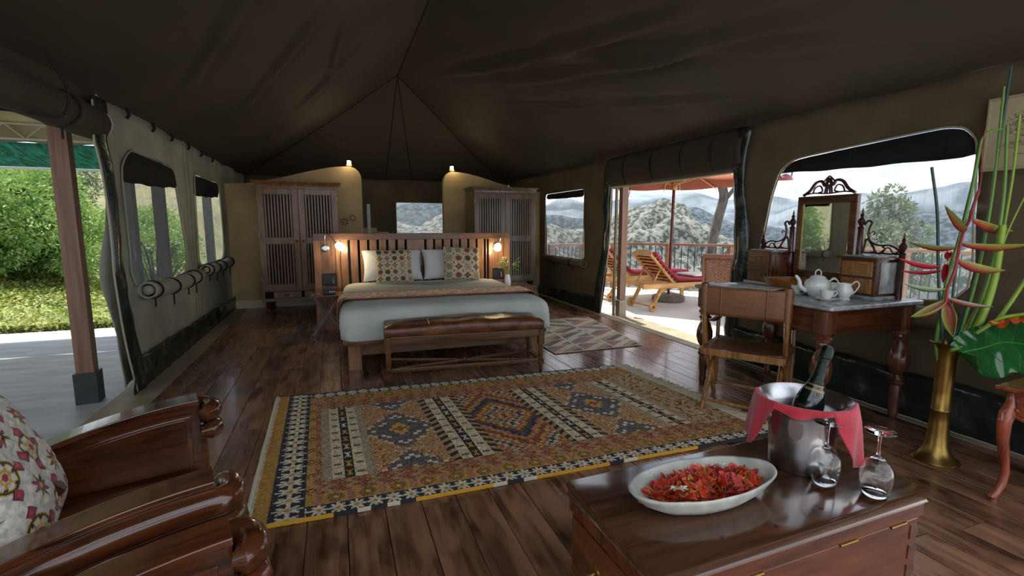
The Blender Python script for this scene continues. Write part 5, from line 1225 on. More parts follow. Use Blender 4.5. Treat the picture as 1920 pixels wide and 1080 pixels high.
for x in (-TX+.055, TX-.055):
    for y in (-TY+.065, TY-.065):
        mb = MB().lathe(leg, 24); loft(mb, rrect(-.048, .048, -.048, .048, .008, 2), [(.655, .01), (.665, 0), (.81, 0)]); mb.build('leg', M['tableleg'], dt, smooth=True).location = (x, y, 0)
ZM = ZTB+.0305

# mirror with drawers and carved wings, facing the room (-X); local frame: u along +Y
mu = thing('vanity_mirror', 'carved dark wooden vanity mirror with small drawer boxes on the dressing table', 'mirror', (3.58, 2.68, ZM), radians(-1.7))
def carve(pts, r, nm, x=0, parent=mu, flat=.8): return MB().tube([(x, p[0], p[1]) for p in catmull([(a, b, 0) for a, b in pts], 5)], r, 8, flat=flat).build(nm, M['carved'], parent, smooth=True)
for s in (-1, 1):   # s=-1 is the box nearer the camera
    c = s*.42; h = .27; x0 = -.21
    bx_ = B(x0, .0, c-.125, c+.125, .025, h).build('drawer_box', M['tablewood'], mu, bevel=.004)
    B(x0-.02, .01, c-.145, c+.145, 0, .025).build('box_plinth', M['marble'], mu, bevel=.004)
    B(x0-.025, .005, c-.145, c+.145, h, h+.014).build('box_top', M['tablewood'], mu, bevel=.004); B(x0+.02, .0, c-.125, c+.125, h+.014, h+.024).build('box_marble', M['marble'], mu, bevel=.003)
    B(x0+.04, -.02, c-.130, c-.124, .04, h-.02).build('side_panel', M['marble' if s < 0 else 'tablewood'], mu, bevel=.003)
    for z0 in (.04, .155):
        d = B(x0-.012, x0, c-.105, c+.105, z0, z0+.10).build('drawer', M['tanwood' if s < 0 else 'tablewood'], mu, bevel=.003); B(x0-.018, x0-.010, c-.085, c+.085, z0+.018, z0+.082).build('drawer_panel', M['tanwood' if s < 0 else 'tablewood'], d, bevel=.003)
        for yy in (-.03, .03): MB().ball((x0-.022, c+yy, z0+.05), .006).build('knob', M['brass'], d, smooth=True)
    # posts and finials
    for yy, zt, nm in ((s*.285, .47, 'mirror_post'), (s*.575, .30, 'outer_post')):
        fin = [(.020, 0), (.020, zt), (.026, zt+.01), (.012, zt+.022), (.024, zt+.045), (.027, zt+.062), (.014, zt+.08), (.010, zt+.09), (.016, zt+.10), (.006, zt+.115), (.008, zt+.125), (.002, zt+.15)]
        if nm == 'mirror_post': fin = [(.022, 0), (.022, .10), (.030, .11), (.018, .13), (.028, .17), (.030, .22), (.018, .27), (.028, .28), (.022, .30)]+[(r, z) for r, z in fin[1:]]
        MB().lathe(fin, 14).build(nm, M['carved'], mu, smooth=True).location = (-.02, yy, 0)
    k = s
    wing = carve([(k*.31, .50), (k*.335, .53), (k*.36, .515), (k*.35, .49), (k*.34, .44), (k*.36, .385), (k*.42, .36), (k*.49, .362), (k*.54, .34), (k*.565, .31)], .011, 'wing_scroll', -.02)
    carve([(k*.31, .31), (k*.33, .40), (k*.37, .36), (k*.39, .32), (k*.36, .305)], .008, 'scroll', -.02, wing); carve([(k*.37, .36), (k*.42, .30), (k*.46, .33), (k*.44, .355)], .007, 'scroll', -.02, wing)
    carve([(k*.42, .30), (k*.48, .345), (k*.52, .31), (k*.56, .33)], .007, 'scroll', -.02, wing); carve([(k*.30, .305), (k*.57, .305)], .009, 'scroll_rail', -.02, wing)
    carve([(k*.35, .44), (k*.375, .455), (k*.385, .44), (k*.375, .43)], .006, 'scroll', -.02, wing)
# tilting mirror frame
fr = thing('x', '', ''); bpy.data.objects.remove(fr)
zb, zt, hwm = .085, .725, .245
mf = MB(); mf.box(-.03, .005, -hwm, hwm, zt-.055, zt); mf.box(-.03, .005, -hwm, hwm, zb, zb+.055); mf.box(-.03, .005, -hwm, -hwm+.05, zb+.055, zt-.055); mf.box(-.03, .005, hwm-.05, hwm, zb+.055, zt-.055)
mf = mf.build('mirror_frame', M['tablewood'], mu, bevel=.004)
B(-.022, -.018, -hwm+.05, hwm-.05, zb+.055, zt-.055).build('mirror_glass', M['mirror'], mf)
for y in (-hwm+.048, hwm-.054): B(-.028, -.018, y, y+.006, zb+.055, zt-.055).build('gilt_slip', M['brass'], mf)
B(-.028, -.018, -hwm+.05, hwm-.05, zt-.061, zt-.055).build('gilt_slip', M['brass'], mf)
B(.005, .012, -.57, .57, .02, .28).build('back_rail', M['tablewood'], mu)
B(-.04, .005, -.29, .29, 0, .06).build('base_rail', M['tablewood'], mu, bevel=.004)
cr_ = carve([(-.21, .735), (-.18, .752), (-.15, .775), (-.11, .825), (-.06, .835), (-.03, .80), (0, .85), (.03, .80), (.06, .835), (.11, .825), (.15, .775), (.18, .752), (.21, .735)], .014, 'crest', -.012, mu)
for pts in ([(-.20, .74), (-.12, .748), (0, .74), (.12, .748), (.20, .74)], [(-.13, .75), (-.11, .79), (-.07, .80), (-.05, .76), (-.08, .75)], [(.13, .75), (.11, .79), (.07, .80), (.05, .76), (.08, .75)], [(-.03, .745), (-.02, .80), (0, .83), (.02, .80), (.03, .745)], [(-.012, .745), (-.005, .81)], [(.012, .745), (.005, .81)], [(-.045, .83), (-.02, .855), (0, .87), (.02, .855), (.045, .83)]): carve(pts, .0075, 'crest_scroll', -.012, cr_)

# tea things
M['china'] = mat('white china', 'd3d8d3', .12, coat=.6)
def handle(pts, r, nm, par): return MB().tube(catmull(pts, 6), r, 8).build(nm, M['china'], par, smooth=True)
tp = thing('teapot', 'round white china teapot behind the two cups', 'teapot', (3.17, 2.405, ZM), -.5)
MB().lathe([(0, 0), (.045, 0), (.05, .006), (.075, .04), (.085, .075), (.078, .105), (.055, .128), (.045, .132), (.05, .136)], 28).build('pot_body', M['china'], tp, smooth=True)
MB().lathe([(.050, .134), (.045, .142), (.025, .152), (0, .155)], 24).build('lid', M['china'], tp, smooth=True); handle([(-.018, 0, .152), (-.018, 0, .175), (0, 0, .19), (.018, 0, .175), (.018, 0, .152)], .004, 'lid_loop', tp)
MB().tube(catmull([(-.07, 0, .04), (-.11, 0, .07), (-.12, 0, .11), (-.14, 0, .14), (-.15, 0, .142)], 6), [.018-.0004*i for i in range(25)], 10).build('spout', M['china'], tp, smooth=True); handle([(.07, 0, .11), (.11, 0, .125), (.135, 0, .10), (.12, 0, .06), (.08, 0, .04)], .005, 'pot_handle', tp)
cj = thing('milk_jug', 'white china milk jug right of the teapot', 'jug', (3.205, 2.235, ZM), -.45)
MB().lathe([(0, 0), (.034, 0), (.036, .006), (.030, .015), (.048, .045), (.05, .065), (.036, .095), (.038, .112), (.035, .112), (.032, .09)], 24).build('jug_body', M['china'], cj, smooth=True); handle([(.036, 0, .10), (.07, 0, .125), (.09, 0, .10), (.07, 0, .06), (.045, 0, .035)], .0045, 'jug_handle', cj)
handle([(-.03, 0, .105), (-.045, 0, .115), (-.05, 0, .118)], .006, 'lip', cj)
sb = thing('sugar_bowl', 'small white china sugar bowl with a loop handle beside the teapot', 'sugar bowl', (3.28, 2.375, ZM), -.4)
MB().lathe([(0, 0), (.03, 0), (.028, .01), (.045, .04), (.046, .07), (.036, .09), (.02, .10), (0, .103)], 22).build('bowl_body', M['china'], sb, smooth=True); handle([(-.02, 0, .10), (-.01, 0, .125), (.012, 0, .13), (.03, 0, .11), (.035, 0, .08)], .004, 'loop_handle', sb)
for (x, y, w) in ((3.13, 2.53, 'left'), (3.06, 2.25, 'right')):
    sc = thing('saucer', 'white china saucer under the %s teacup' % w, 'saucer', (x, y, ZM)); MB().lathe([(0, .004), (.03, .004), (.032, 0), (.036, .004), (.066, .016), (.066, .018), (.034, .008), (0, .008)], 28).build('saucer_disc', M['china'], sc, smooth=True)
    cp_ = thing('teacup', 'white china teacup at the %s front of the tea set' % w, 'teacup', (x, y, ZM+.0085), -.4); MB().lathe([(0, 0), (.020, 0), (.021, .005), (.036, .025), (.041, .058), (.0425, .062), (.039, .060), (.034, .028), (.018, .008), (0, .007)], 26).build('cup_body', M['china'], cp_, smooth=True)
    handle([(.038, 0, .05), (.06, 0, .055), (.066, 0, .038), (.05, 0, .022), (.034, 0, .022)], .0035, 'cup_handle', cp_)
bs = thing('wooden_tray', 'tapered orange brown wooden box tray behind the teacup', 'tray', (3.27, 2.70, ZM), -.3); bs.scale = (1.15, 1.15, 1.0)
mb = MB(); a = rrect(-.075, .075, -.13, .13, .008, 2); b = [(x*1.35, y*1.2) for x, y in a]; c = [(x*.92, y*.95) for x, y in b]; n = len(a)
for L_, z in ((a, 0), (b, .09), (c, .09), ([(x*.9, y*.93) for x, y in a], .012)): mb.v += [(x, y, z) for x, y in L_]
for j in range(3):
    for i in range(n): mb.f.append((j*n+i, j*n+(i+1) % n, (j+1)*n+(i+1) % n, (j+1)*n+i))
mb.f.append(tuple(range(n))[::-1]); mb.f.append(tuple(3*n+i for i in range(n)))
mb.build('tray_body', wood('orange wood', '7a4a1e', 'a86a2e', .4, 'y', .3), bs, smooth=True); MB().tube(catmull([(-.0, -.12, .08), (0, -.15, .10), (0, -.14, .115), (0, -.02, .10)], 6), .006, 8).build('tray_handle', M['tanwood'], bs, smooth=True)
pc = [mat('paper cover', 'b6b8b4', .5), mat('glossy cover', '8f9696', .35), mat('tan cover', 'a39c8c', .5)]
for k, (x, y, a) in enumerate(((3.0, 3.13, .3), (2.99, 3.0, .05), (3.02, 2.86, .5), (3.04, 2.77, .25))):
    o = loft(MB(), rrect(-.10, .10, -.14, .14, .003, 1), [(0, 0), (.006, 0)]).build('magazine', pc[k % 3]); o['label'] = ''
    tag(o, ['pale magazine at the far left end of the marble table', 'grey glossy magazine second from the far left end of the table', 'tan covered magazine behind the chair back on the table', 'pale magazine closest to the teacups'][k], 'magazine', 'magazines on the dressing table', (x, y, ZM+.0015+k*.0068), a)
# ------------------------------------------------------------------ brass vase with heliconias
vb = thing('brass_vase', 'tall trumpet shaped brass floor vase with a flared foot', 'vase', (3.215, 1.63, 0))
prof = [(.112, 0), (.114, .006), (.108, .014), (.085, .03), (.068, .06), (.055, .10), (.049, .16), (.0455, .24), (.0445, .30), (.047, .303), (.0465, .31), (.044, .313), (.043, .42), (.045, .52), (.048, .60), (.054, .65), (.066, .683), (.080, .694), (.082, .697), (.078, .699), (.060, .686), (.046, .64), (.040, .55), (.038, .3), (0, .28)]
MB().lathe(prof, 40).build('vase_body', M['brass'], vb, smooth=True)
M['stem'] = mat('green stem', '4f7a2c', .45, color2='6b9440', scale=6, stretch=(1, 1, .1)); M['stem_light'] = mat('yellow green stem', '93b13c', .45, color2='7a9a30', scale=6, stretch=(1, 1, .1)); M['stem_dark'] = mat('dark blue green stem', '2f4a42', .4)
M['bract'] = mat('heliconia bract', 'ffffff', .4, vcol=True, color2='f2f2f2', scale=20, coat=.3, thin=.15)
def stem(pts, r, m, label, name='cut_stem', r1=None):
    c = catmull(pts, 6); n = len(c); rs = [lerp(r, r1 if r1 else r, i/(n-1)) for i in range(n)]
    c = [Vector(p) for p in c]; o = c[0].copy(); t = thing(name, label, 'flower', o); MB().tube([p-o for p in c], rs, 10).build('stem', m, t, smooth=True); return t, o
def down(pts, dx=0, dy=0): # extend into the vase
    return [(3.215, 1.63, .45)]+[((3.215+max(-.045, min(.045, x-3.215)) if z < .72 else x), (1.63+max(-.035, min(.035, y-1.63)) if z < .72 else y), z) for x, y, z in pts]
def bract(mb, cols, base, tip, w, seed, cA, cB, droop=.02, fold=.5):
    base = Vector(base); tip = Vector(tip); d = tip-base; L_ = d.length; d.normalize(); side = d.cross(Vector((0, 1, 0))).normalized(); out_ = side.cross(d); n = 14
    if side.z > 0: side = -side
    nb = len(mb.v)
    for i in range(n+1):
        t = i/n; c = base+d*L_*t+Vector((0, 0, -droop*sin(pi*t)*0+droop*(t*t-t))); ww = w*(sin(pi*min(1, t*.92+.08))**.8)*(1-.35*t)+.001
        for s in range(7):
            q = s/6; a = -pi*.5+pi*q; x = cos(a)*ww*.45; y = sin(a)*ww
            mb.v.append(tuple(c+side*(ww*.9*(1-abs(sin(a)))*.9)+out_*(y*fold)+side*x*.2))
            cols.append(mixc(srgb(cA)[:3], srgb(cB)[:3], min(1, max(0, (abs(sin(a))*1.0+.55*t-.62)*2.2))))
    for i in range(n):
        for s in range(6): q = nb+i*7+s; mb.f.append((q, q+1, q+8, q+7))
RACH = [(3.257, 1.62, 1.428), (3.203, 1.60, 1.37), (3.152, 1.59, 1.321), (3.121, 1.585, 1.242), (3.103, 1.58, 1.17), (3.082, 1.58, 1.084), (3.05, 1.58, 1.013), (3.049, 1.58, .94)]
MAIN = [(3.17, 1.66, .663), (3.17, 1.66, .83), (3.175, 1.65, 1.067), (3.196, 1.63, 1.27), (3.226, 1.62, 1.47), (3.258, 1.62, 1.724), (3.273, 1.62, 1.808), (3.326, 1.62, 1.85), (3.405, 1.60, 1.864)]
t, o = stem(down(MAIN), .012, M['stem'], 'hanging red heliconia spray with pointed red and green bracts in the brass vase', 'heliconia', .0045)
def sub(p): return tuple(Vector(p)-o)
MB().tube([sub(p) for p in catmull([(3.285, 1.62, 1.85), (3.262, 1.612, 1.76), (3.270, 1.605, 1.66), (3.262, 1.60, 1.55)]+RACH, 5)], [.003]*14+[.0075]*36, 8).build('red_stalk', mat('red stalk', '8a2430', .5), t, smooth=True)
BRC = {'a': ((3.151, 1.327), (2.79, 1.444), .045, '9c3a34', '5f7a34'), 'b': ((3.209, 1.384), (3.79, 1.315), .055, 'c24a45', 'a8b050'), 'c': ((3.142, 1.256), (3.62, 1.25), .05, 'b8403f', '8fa045'), 'd': ((3.09, 1.236), (2.84, 1.262), .035, 'a04038', '5f7a34'),
       'e': ((3.035, 1.215), (2.852, 1.182), .035, 'b01f35', 'b8303c'), 'f': ((2.967, 1.137), (2.773, 1.178), .03, 'b81f36', 'c03045'), 'g': ((3.022, 1.15), (2.847, 1.064), .032, 'b81f36', 'a81c30'), 'g2': ((2.98, 1.115), (2.80, 1.112), .022, 'b81f36', 'a81c30'),
       'h': ((3.112, 1.17), (3.371, 1.11), .055, 'c04a48', '98a548'), 'i': ((3.036, 1.014), (2.837, 1.042), .03, '7a8a70', 'a9b795'), 'j': ((3.058, .969), (3.302, .917), .03, 'b8504c', '9aa58a'), 'k': ((3.052, .949), (2.921, .855), .06, 'c8605c', '9aa84a'), 'l': ((3.063, .939), (2.979, .777), .07, 'c86460', '98a848')}
for i, (k, (a, b, w, cA, cB)) in enumerate(BRC.items()):
    mb = MB(); cols = []; bract(mb, cols, sub((a[0], 1.585, a[1])), sub((b[0], 1.585+(.08 if i % 2 else -.09), b[1])), w, i, cA, cB); mb.build('bract', M['bract'], t, smooth='all', cols=cols, solid=.002)
ms = [([(3.22, 1.63, .658), (3.221, 1.64, .947), (3.223, 1.64, 1.298), (3.273, 1.64, 1.584), (3.29, 1.64, 1.80)], .008, 'stem_dark', 'dark slender stem leaning beside the red heliconia', .005),
      ([(3.257, 1.58, .654), (3.332, 1.56, .818), (3.396, 1.55, 1.058), (3.409, 1.55, 1.35)], .022, 'stem_light', 'thick yellow green cut stem in the brass vase', .016),
      ([(3.30, 1.62, .65), (3.421, 1.64, 1.057), (3.469, 1.64, 1.532), (3.45, 1.64, 2.097)], .010, 'stem', 'tall green stem leftmost of the upright bundle', .006),
      ([(3.315, 1.64, .647), (3.465, 1.66, 1.086), (3.506, 1.66, 1.592), (3.536, 1.66, 2.216)], .010, 'stem_dark', 'tallest dark stem of the upright bundle', .006),
      ([(3.305, 1.60, .648), (3.447, 1.60, 1.056), (3.492, 1.60, 1.474), (3.439, 1.60, 1.888)], .012, 'stem', 'shorter green stem in front of the upright bundle', .007),
      ([(3.32, 1.62, .662), (3.498, 1.61, 1.054), (3.569, 1.61, 1.535), (3.564, 1.61, 1.954)], .009, 'stem_light', 'pale green stem rightmost of the upright bundle', .006),
      ([(3.325, 1.60, .66), (3.447, 1.58, .934), (3.487, 1.57, 1.266), (3.645, 1.57, 1.542)], .006, 'stem_light', 'thin pale stem bending right behind the large leaf', .004),
      ([(3.30, 1.58, .65), (3.46, 1.55, .808), (3.63, 1.52, 1.048), (3.76, 1.50, 1.247)], .012, 'stem_light', 'yellow green stem leaning far right out of the brass vase', .009),
      ([(3.19, 1.64, .662), (3.112, 1.66, 1.068), (3.039, 1.66, 1.412), (2.951, 1.66, 1.65)], .008, 'stem_dark', 'single dark blue green stem leaning left before the window', .007)]
for pts, r, m, lab, r1 in ms: stem(down(pts), r, M[m], lab, 'cut_stem', r1)
# orange heliconia
t, o = stem([(3.22, 1.62, .45), (3.235, 1.59, .68), (3.25, 1.50, .80), (3.32, 1.46, .86), (3.5, 1.44, .875), (3.75, 1.42, .90)], .010, M['stem_light'], 'orange and yellow heliconia lying over the large leaf', 'heliconia')
for i, (a, b, w, cA, cB) in enumerate((((3.22, .856), (3.08, .872), .03, 'c22a1c', 'd9a02a'), ((3.30, .86), (3.16, .835), .035, 'd8701e', 'c8281e'), ((3.44, .872), (3.26, .862), .045, 'd98a1e', 'c8381e'), ((3.54, .876), (3.37, .845), .045, 'c8301e', 'd8881e'), ((3.72, .89), (3.48, .878), .05, 'd9821e', 'c8301e'))):
    mb = MB(); cols = []; bract(mb, cols, tuple(Vector((a[0], 1.44, a[1]))-o), tuple(Vector((b[0], 1.40, b[1]))-o), w, i, cA, cB, fold=.7); mb.build('bract', M['bract'], t, smooth='all', cols=cols, solid=.002)
# big glossy leaf
M['bigleaf'] = mat('large glossy leaf', '0f4a20', .14, color2='1c6a2c', scale=4, coat=.6, thin=.2); M['vein'] = mat('pale leaf vein', '3f7a34', .4)
OUT = [(3.205, .72), (3.12, .655), (3.06, .67), (3.047, .70), (3.075, .745), (3.143, .785), (3.281, .812), (3.475, .832), (3.72, .815), (3.88, .74), (3.84, .60), (3.76, .50), (3.65, .475), (3.543, .50), (3.44, .53), (3.376, .575), (3.33, .545), (3.27, .545), (3.19, .56), (3.12, .585), (3.06, .62)]
lf = thing('large_leaf', 'large glossy green tropical leaf spreading right from the brass vase', 'leaf', (3.22, 1.60, .45))
up_ = [(3.047, .70), (3.075, .745), (3.143, .785), (3.281, .812), (3.475, .832), (3.68, .82), (3.80, .76)]; lo_ = [(3.047, .685), (3.08, .60), (3.16, .565), (3.27, .545), (3.36, .575), (3.46, .53), (3.60, .47), (3.80, .74)]
U = [Vector(p) for p in catmull([(a, b, 0) for a, b in up_], 8)]; Lw = [Vector(p) for p in catmull([(a, b, 0) for a, b in lo_], 8)]
def samp(P, t): k = t*(len(P)-1); i = min(int(k), len(P)-2); return P[i].lerp(P[i+1], k-i)
def lff(u, v):
    a = samp(U, u); b = samp(Lw, u); p = a.lerp(b, v); mid = samp(U, u).lerp(samp(Lw, u), .42)
    rip = .010*abs(sin(u*26+abs(v-.42)*7))*min(1, abs(v-.42)*4)
    y = 1.50-.16*max(0, v-.42)*1.0-.05*u+.07*max(0, .42-v)+rip+.02*sin(u*5)
    return (p.x-3.22, y-1.60, p.y-.45)
lo2 = MB().grid(lff, 90, 30).build('leaf_blade', M['bigleaf'], lf, smooth='all', solid=.0015)
MB().tube([tuple(Vector(lff(.06+u*.9/20, .42))+Vector((0, -.004, 0))) for u in range(21)], [.005*(1-.6*u/20) for u in range(21)], 6).build('midrib', M['vein'], lo2, smooth=True)
for k in range(9):
    u0 = .08+k*.095
    for sgn in (-1, 1):
        MB().tube([tuple(Vector(lff(min(.99, u0+.07*q), .42+sgn*(.40 if sgn < 0 else .50)*q))+Vector((0, -.003, 0))) for q in [j/6 for j in range(7)]], .0009, 4).build('vein', M['vein'], lo2)
MB().tube(catmull([(0, 0, 0), (.01, -.02, .22), (-.0, -.05, .27), (-.10, -.075, .255), (-.19, -.08, .245)], 5), .008, 8).build('leaf_stalk', M['stem'], lf, smooth=True)

# ------------------------------------------------------------------ carved side table
M['carvedred'] = wood('carved red brown wood', '6e2c16', 'b0583a', .28, 'z', .5, .1, 1.8)
st_ = thing('side_table', 'carved red brown side table with cabriole legs at the right edge', 'side table', (3.24, 1.07, 0), .06)
loft(MB(), rrect(-.26, .26, -.25, .25, .01, 2), [(.562, .012), (.568, 0), (.580, 0), (.584, .006)]).build('table_top', M['carvedred'], st_, smooth=True)
for s in (-1, 1):
    for ax in (0, 1):
        if ax: mb = B(s*.215-.01, s*.215+.01, -.20, .20, .45, .562)
        else: mb = B(-.20, .20, s*.205-.01, s*.205+.01, .45, .562)
        ap = mb.build('apron', M['carvedred'], st_, bevel=.002)
        if s < 0 or ax == 0:
            for k in range(5):
                c = -.15+k*.075; pts = [(c-.028, .48), (c-.02, .53), (c, .545), (c+.02, .53), (c+.01, .505), (c-.005, .515)]; f_ = s*(.228 if ax else .218)
                MB().tube([((f_, p.x, p.y) if ax else (p.x, f_, p.y)) for p in catmull([(a, b, 0) for a, b in pts], 4)], .005, 5).build('carved_scroll', M['carvedred'], ap, smooth=True)
                MB().ball(((f_, c+.018, .477) if ax else (c+.018, f_, .477)), .009, 8).build('carved_boss', M['carvedred'], ap, smooth=True)
        sk_ = [(-.20, .45), (-.12, .432), (-.06, .442), (0, .425), (.06, .442), (.12, .432), (.20, .45)]
        MB().tube([((s*.215, p.x, p.y) if ax else (p.x, s*.205, p.y)) for p in catmull([(a, b, 0) for a, b in sk_], 4)], .012, 8).build('shaped_skirt', M['carvedred'], ap, smooth=True)
for sx in (-1, 1):
    for sy in (-1, 1):
        d = Vector((sx, sy*.3, 0)).normalized() if sx < 0 else Vector((sx, sy*.3, 0)).normalized(); b0 = Vector((sx*.205, sy*.195, 0))
        prof_ = [(.0, .555, .022), (.0, .50, .026), (.022, .45, .031), (.032, .40, .028), (.026, .32, .024), (.004, .22, .020), (-.012, .15, .018), (-.004, .09, .017), (.02, .045, .016), (.045, .025, .018), (.05, .02, .016)]
        l = MB().tube([b0+d*a+Vector((0, 0, z)) for a, z, r in prof_], [r for a, z, r in prof_], 10).build('cabriole_leg', M['carvedred'], st_, smooth=True)
        MB().tube([b0+d*.03+Vector((0, 0, .03)), b0+d*.035], [.015, .013], 8).build('foot_block', M['carvedred'], l, smooth=True)
        for k in range(4): MB().tube([b0+d*(.028)+Vector((sy*.01*(k-1.5), .008*(k-1.5), .49)), b0+d*(.05)+Vector((0, 0, .455-.008*k)), b0+d*.058+Vector((0, .004*(k-1.5), .42))], .005, 5).build('knee_carving', M['carvedred'], l, smooth=True)
pd = thing('petal_dish', 'small silver dish of pink petals on the carved side table', 'dish', (3.115, 1.17, .5845))
MB().lathe([(0, 0), (.03, 0), (.05, .012), (.055, .022), (.052, .022), (.03, .006), (0, .005)], 20).build('dish', M['silver'], pd, smooth=True)
mb = MB(); rr = random.Random(2)
for k in range(26): a = rr.uniform(0, 6.28); q = rr.uniform(0, .035); leaf_quad(mb, Vector((q*cos(a), q*sin(a), .012+rr.random()*.02)), rdir(), rdir(), .026, .009)
mb.build('petals', mat('pink petal', 'c83a5a', .5, thin=.2), pd, kind='stuff')

# ------------------------------------------------------------------ framed print on the right wall
M['paper'] = mat('cream paper', 'b4a988', .8, color2='a79b78', scale=5); M['ink'] = mat('grey brown ink', '4a4438', .9)
pf = thing('framed_print', 'cream framed tree sketch hanging on the right canvas wall', 'picture', (3.745, 1.655, 1.885), -pi/2)
B(-.17, .17, -.012, .01, -.205, .205).build('sheet', M['paper'], pf, bevel=.002)
fm = MB(); fm.box(-.18, .18, -.02, .012, .198, .212); fm.box(-.18, .18, -.02, .012, -.212, -.198); fm.box(-.18, -.168, -.02, .012, -.198, .198); fm.box(.168, .18, -.02, .012, -.198, .198); fm.build('frame', mat('pale frame', '9d9474', .6), pf, bevel=.002)
mb = MB(); rr = random.Random(8)
for k in range(420):
    a = rr.uniform(0, 6.28); q = rr.random()**.6; x = .02+.12*q*cos(a); z = .045+.075*q*sin(a); s = rr.uniform(.002, .006); mb.add([(x, -.0135, z), (x+s, -.0135, z+s*.4), (x+s*.5, -.0135, z+s), (x-s*.4, -.0135, z+s*.6)], [(0, 1, 2, 3)])
for k in range(60): x = rr.uniform(-.12, .16); z = -.07+rr.uniform(-.02, .015); mb.add([(x, -.0135, z), (x+.02, -.0135, z+.002), (x+.02, -.0135, z+.004), (x, -.0135, z+.002)], [(0, 1, 2, 3)])
mb.box(.015, .028, -.0138, -.0132, -.06, .03); mb.build('tree_sketch', M['ink'], pf)
mb = MB()
for k in range(9): mb.box(-.04+k*.010, -.034+k*.010, -.0138, -.0132, -.128, -.1245+.0015*(k % 2))
mb.build('caption_line', M['ink'], pf)

# ------------------------------------------------------------------ sun deck furniture
M['teak'] = wood('golden teak', 'a06a34', 'd9a866', .5, 'x', .1, .12, 2.0); M['maroon'] = mat('maroon cushion cloth', '8e1f36', .85, color2='a02a42', scale=4)
M['cream_c'] = mat('pale towel', 'd9d0c8', .9)
def lounger(loc, label):
    t = thing('sun_lounger', label, 'sun lounger', loc); W_ = .30; zf = .36
    for s in (-1, 1):
        B(-.22, 1.75, s*W_-.02, s*W_+.02, zf, zf+.08).build('side_rail', M['teak'], t, bevel=.004)
        MB().bar((-.02, s*(W_-.03), .05), (.16, s*(W_-.03), zf+.02), .035, .07, (0, 1, 0)).build('wheel_leg', M['teak'], t, bevel=.004)
        B(1.55, 1.62, s*(W_-.03)-.02, s*(W_-.03)+.02, 0, zf).build('foot_leg', M['teak'], t, bevel=.004)
        w = MB().lathe([(.0, -.015), (.07, -.015), (.075, -.008), (.075, .008), (.07, .015), (0, .015)], 22, M=T(-.02, s*(W_+.005), .075) @ Matrix.Rotation(pi/2, 4, 'X')).build('wheel', M['teak'], t, smooth=True)
        MB().lathe([(0, -.02), (.02, -.02), (.02, .02), (0, .02)], 10, M=T(-.02, s*(W_+.005), .075) @ Matrix.Rotation(pi/2, 4, 'X')).build('hub', M['baluster'], w)
        MB().bar((.42, s*(W_-.05), zf+.05), (-.06, s*(W_-.05), .90), .035, .045, (0, 1, 0)).build('back_rail', M['teak'], t, bevel=.004)
        MB().bar((.16, s*(W_-.09), .66), (-.10+.12, s*(W_-.09), zf+.06), .02, .025, (0, 1, 0)).build('prop_arm', M['teak'], t, bevel=.003)
    MB().tube([(-.02, -W_, .075), (-.02, W_, .075)], .014, 8).build('axle', M['teak'], t, smooth=True)
    for k in range(8):
        q = (k+.4)/8.6; c = Vector((.42, 0, zf+.05)).lerp(Vector((-.06, 0, .90)), q)+Vector((.02, 0, .012)); MB().bar(c+Vector((0, -W_+.04, 0)), c+Vector((0, W_-.04, 0)), .012 if 0 else .05, .014, (-.48, 0, .85)).build('slat', M['teak'], t, bevel=.002)
    hr = [(-.24, 0), (-.23, .06), (-.17, .10), (.17, .10), (.23, .06), (.24, 0)]
    MB().prism(hr, .022, T(-.05, 0, .875) @ Rz(pi/2) @ Matrix.Rotation(radians(-30)*-1, 4, 'X')).build('head_rail', M['teak'], t, bevel=.004)
    for k in range(12): B(.48+k*.105, .55+k*.105, -W_+.02, W_-.02, zf+.055, zf+.072).build('slat', M['teak'], t)
    cs = thing('lounger_cushion', label.replace('golden teak sun lounger', 'maroon cushion on the sun lounger'), 'cushion', (loc[0], loc[1], loc[2]))
    def cf(u, v):
        return None
    mb = MB(); path = [(.0, .90), (.20, .68), (.46, .48), (.62, .46), (1.0, .455), (1.4, .455), (1.72, .455)]; P = catmull([(a, 0, b) for a, b in path], 5); vs = []
    n = len(P)
    for i, p in enumerate(P):
        d = (P[min(i+1, n-1)]-P[max(0, i-1)]).normalized(); nn = Vector((-d.z, 0, d.x)); nn = nn if nn.z > 0 or nn.x > 0 else -nn; nn = Vector((abs(d.z), 0, abs(d.x)))
        for y, h in ((-.27, .02), (-.285, .04), (-.27, .065), (.27, .065), (.285, .04), (.27, .02)): vs.append(tuple(p+nn*(h-.012)+Vector((0, y, 0))))
    fs = [tuple(range(6)), tuple(range(6*n-6, 6*n))]
    for i in range(n-1):
        for j in range(6): fs.append((i*6+j, i*6+(j+1) % 6, i*6+6+(j+1) % 6, i*6+6+j))
    mb.add(vs, fs); mb.build('pad', M['maroon'], cs, smooth=True)
    return t
lounger((4.68, 6.55, -.008), 'golden teak sun lounger nearest the doorway')
lounger((4.62, 7.72, -.008), 'golden teak sun lounger farther back beside the railing')
tw = loft(MB(), rrect(-.26, .26, -.24, .24, .05, 4, .04), [(0, .02), (.012, 0), (.03, .0), (.04, .03)], lambda X, Y, z, j: (X, Y, z+.012*nz3(X*8, Y*8, 3))).build('towel', M['cream_c'], smooth='all')
tag(tw, 'pale folded towel on the maroon cushion of the nearer sun lounger', 'towel', loc=(5.75, 6.55, .506))
ub = thing('parasol', 'orange canvas parasol with a dark red wooden pole on the sun deck', 'parasol', (5.62, 7.10, -.008))
MB().lathe([(0, 0), (.27, 0), (.29, .03), (.28, .09), (.22, .12), (0, .12)], 20).build('stone_base', mat('rough stone', '8a8478', .9, color2='6b655a', scale=9, bump=.8), ub, smooth=True)
MB().tube([(0, 0, .1), (.03, 0, 2.48)], .026, 10).build('pole', mat('dark red pole', '5a2419', .4), ub, smooth=True)
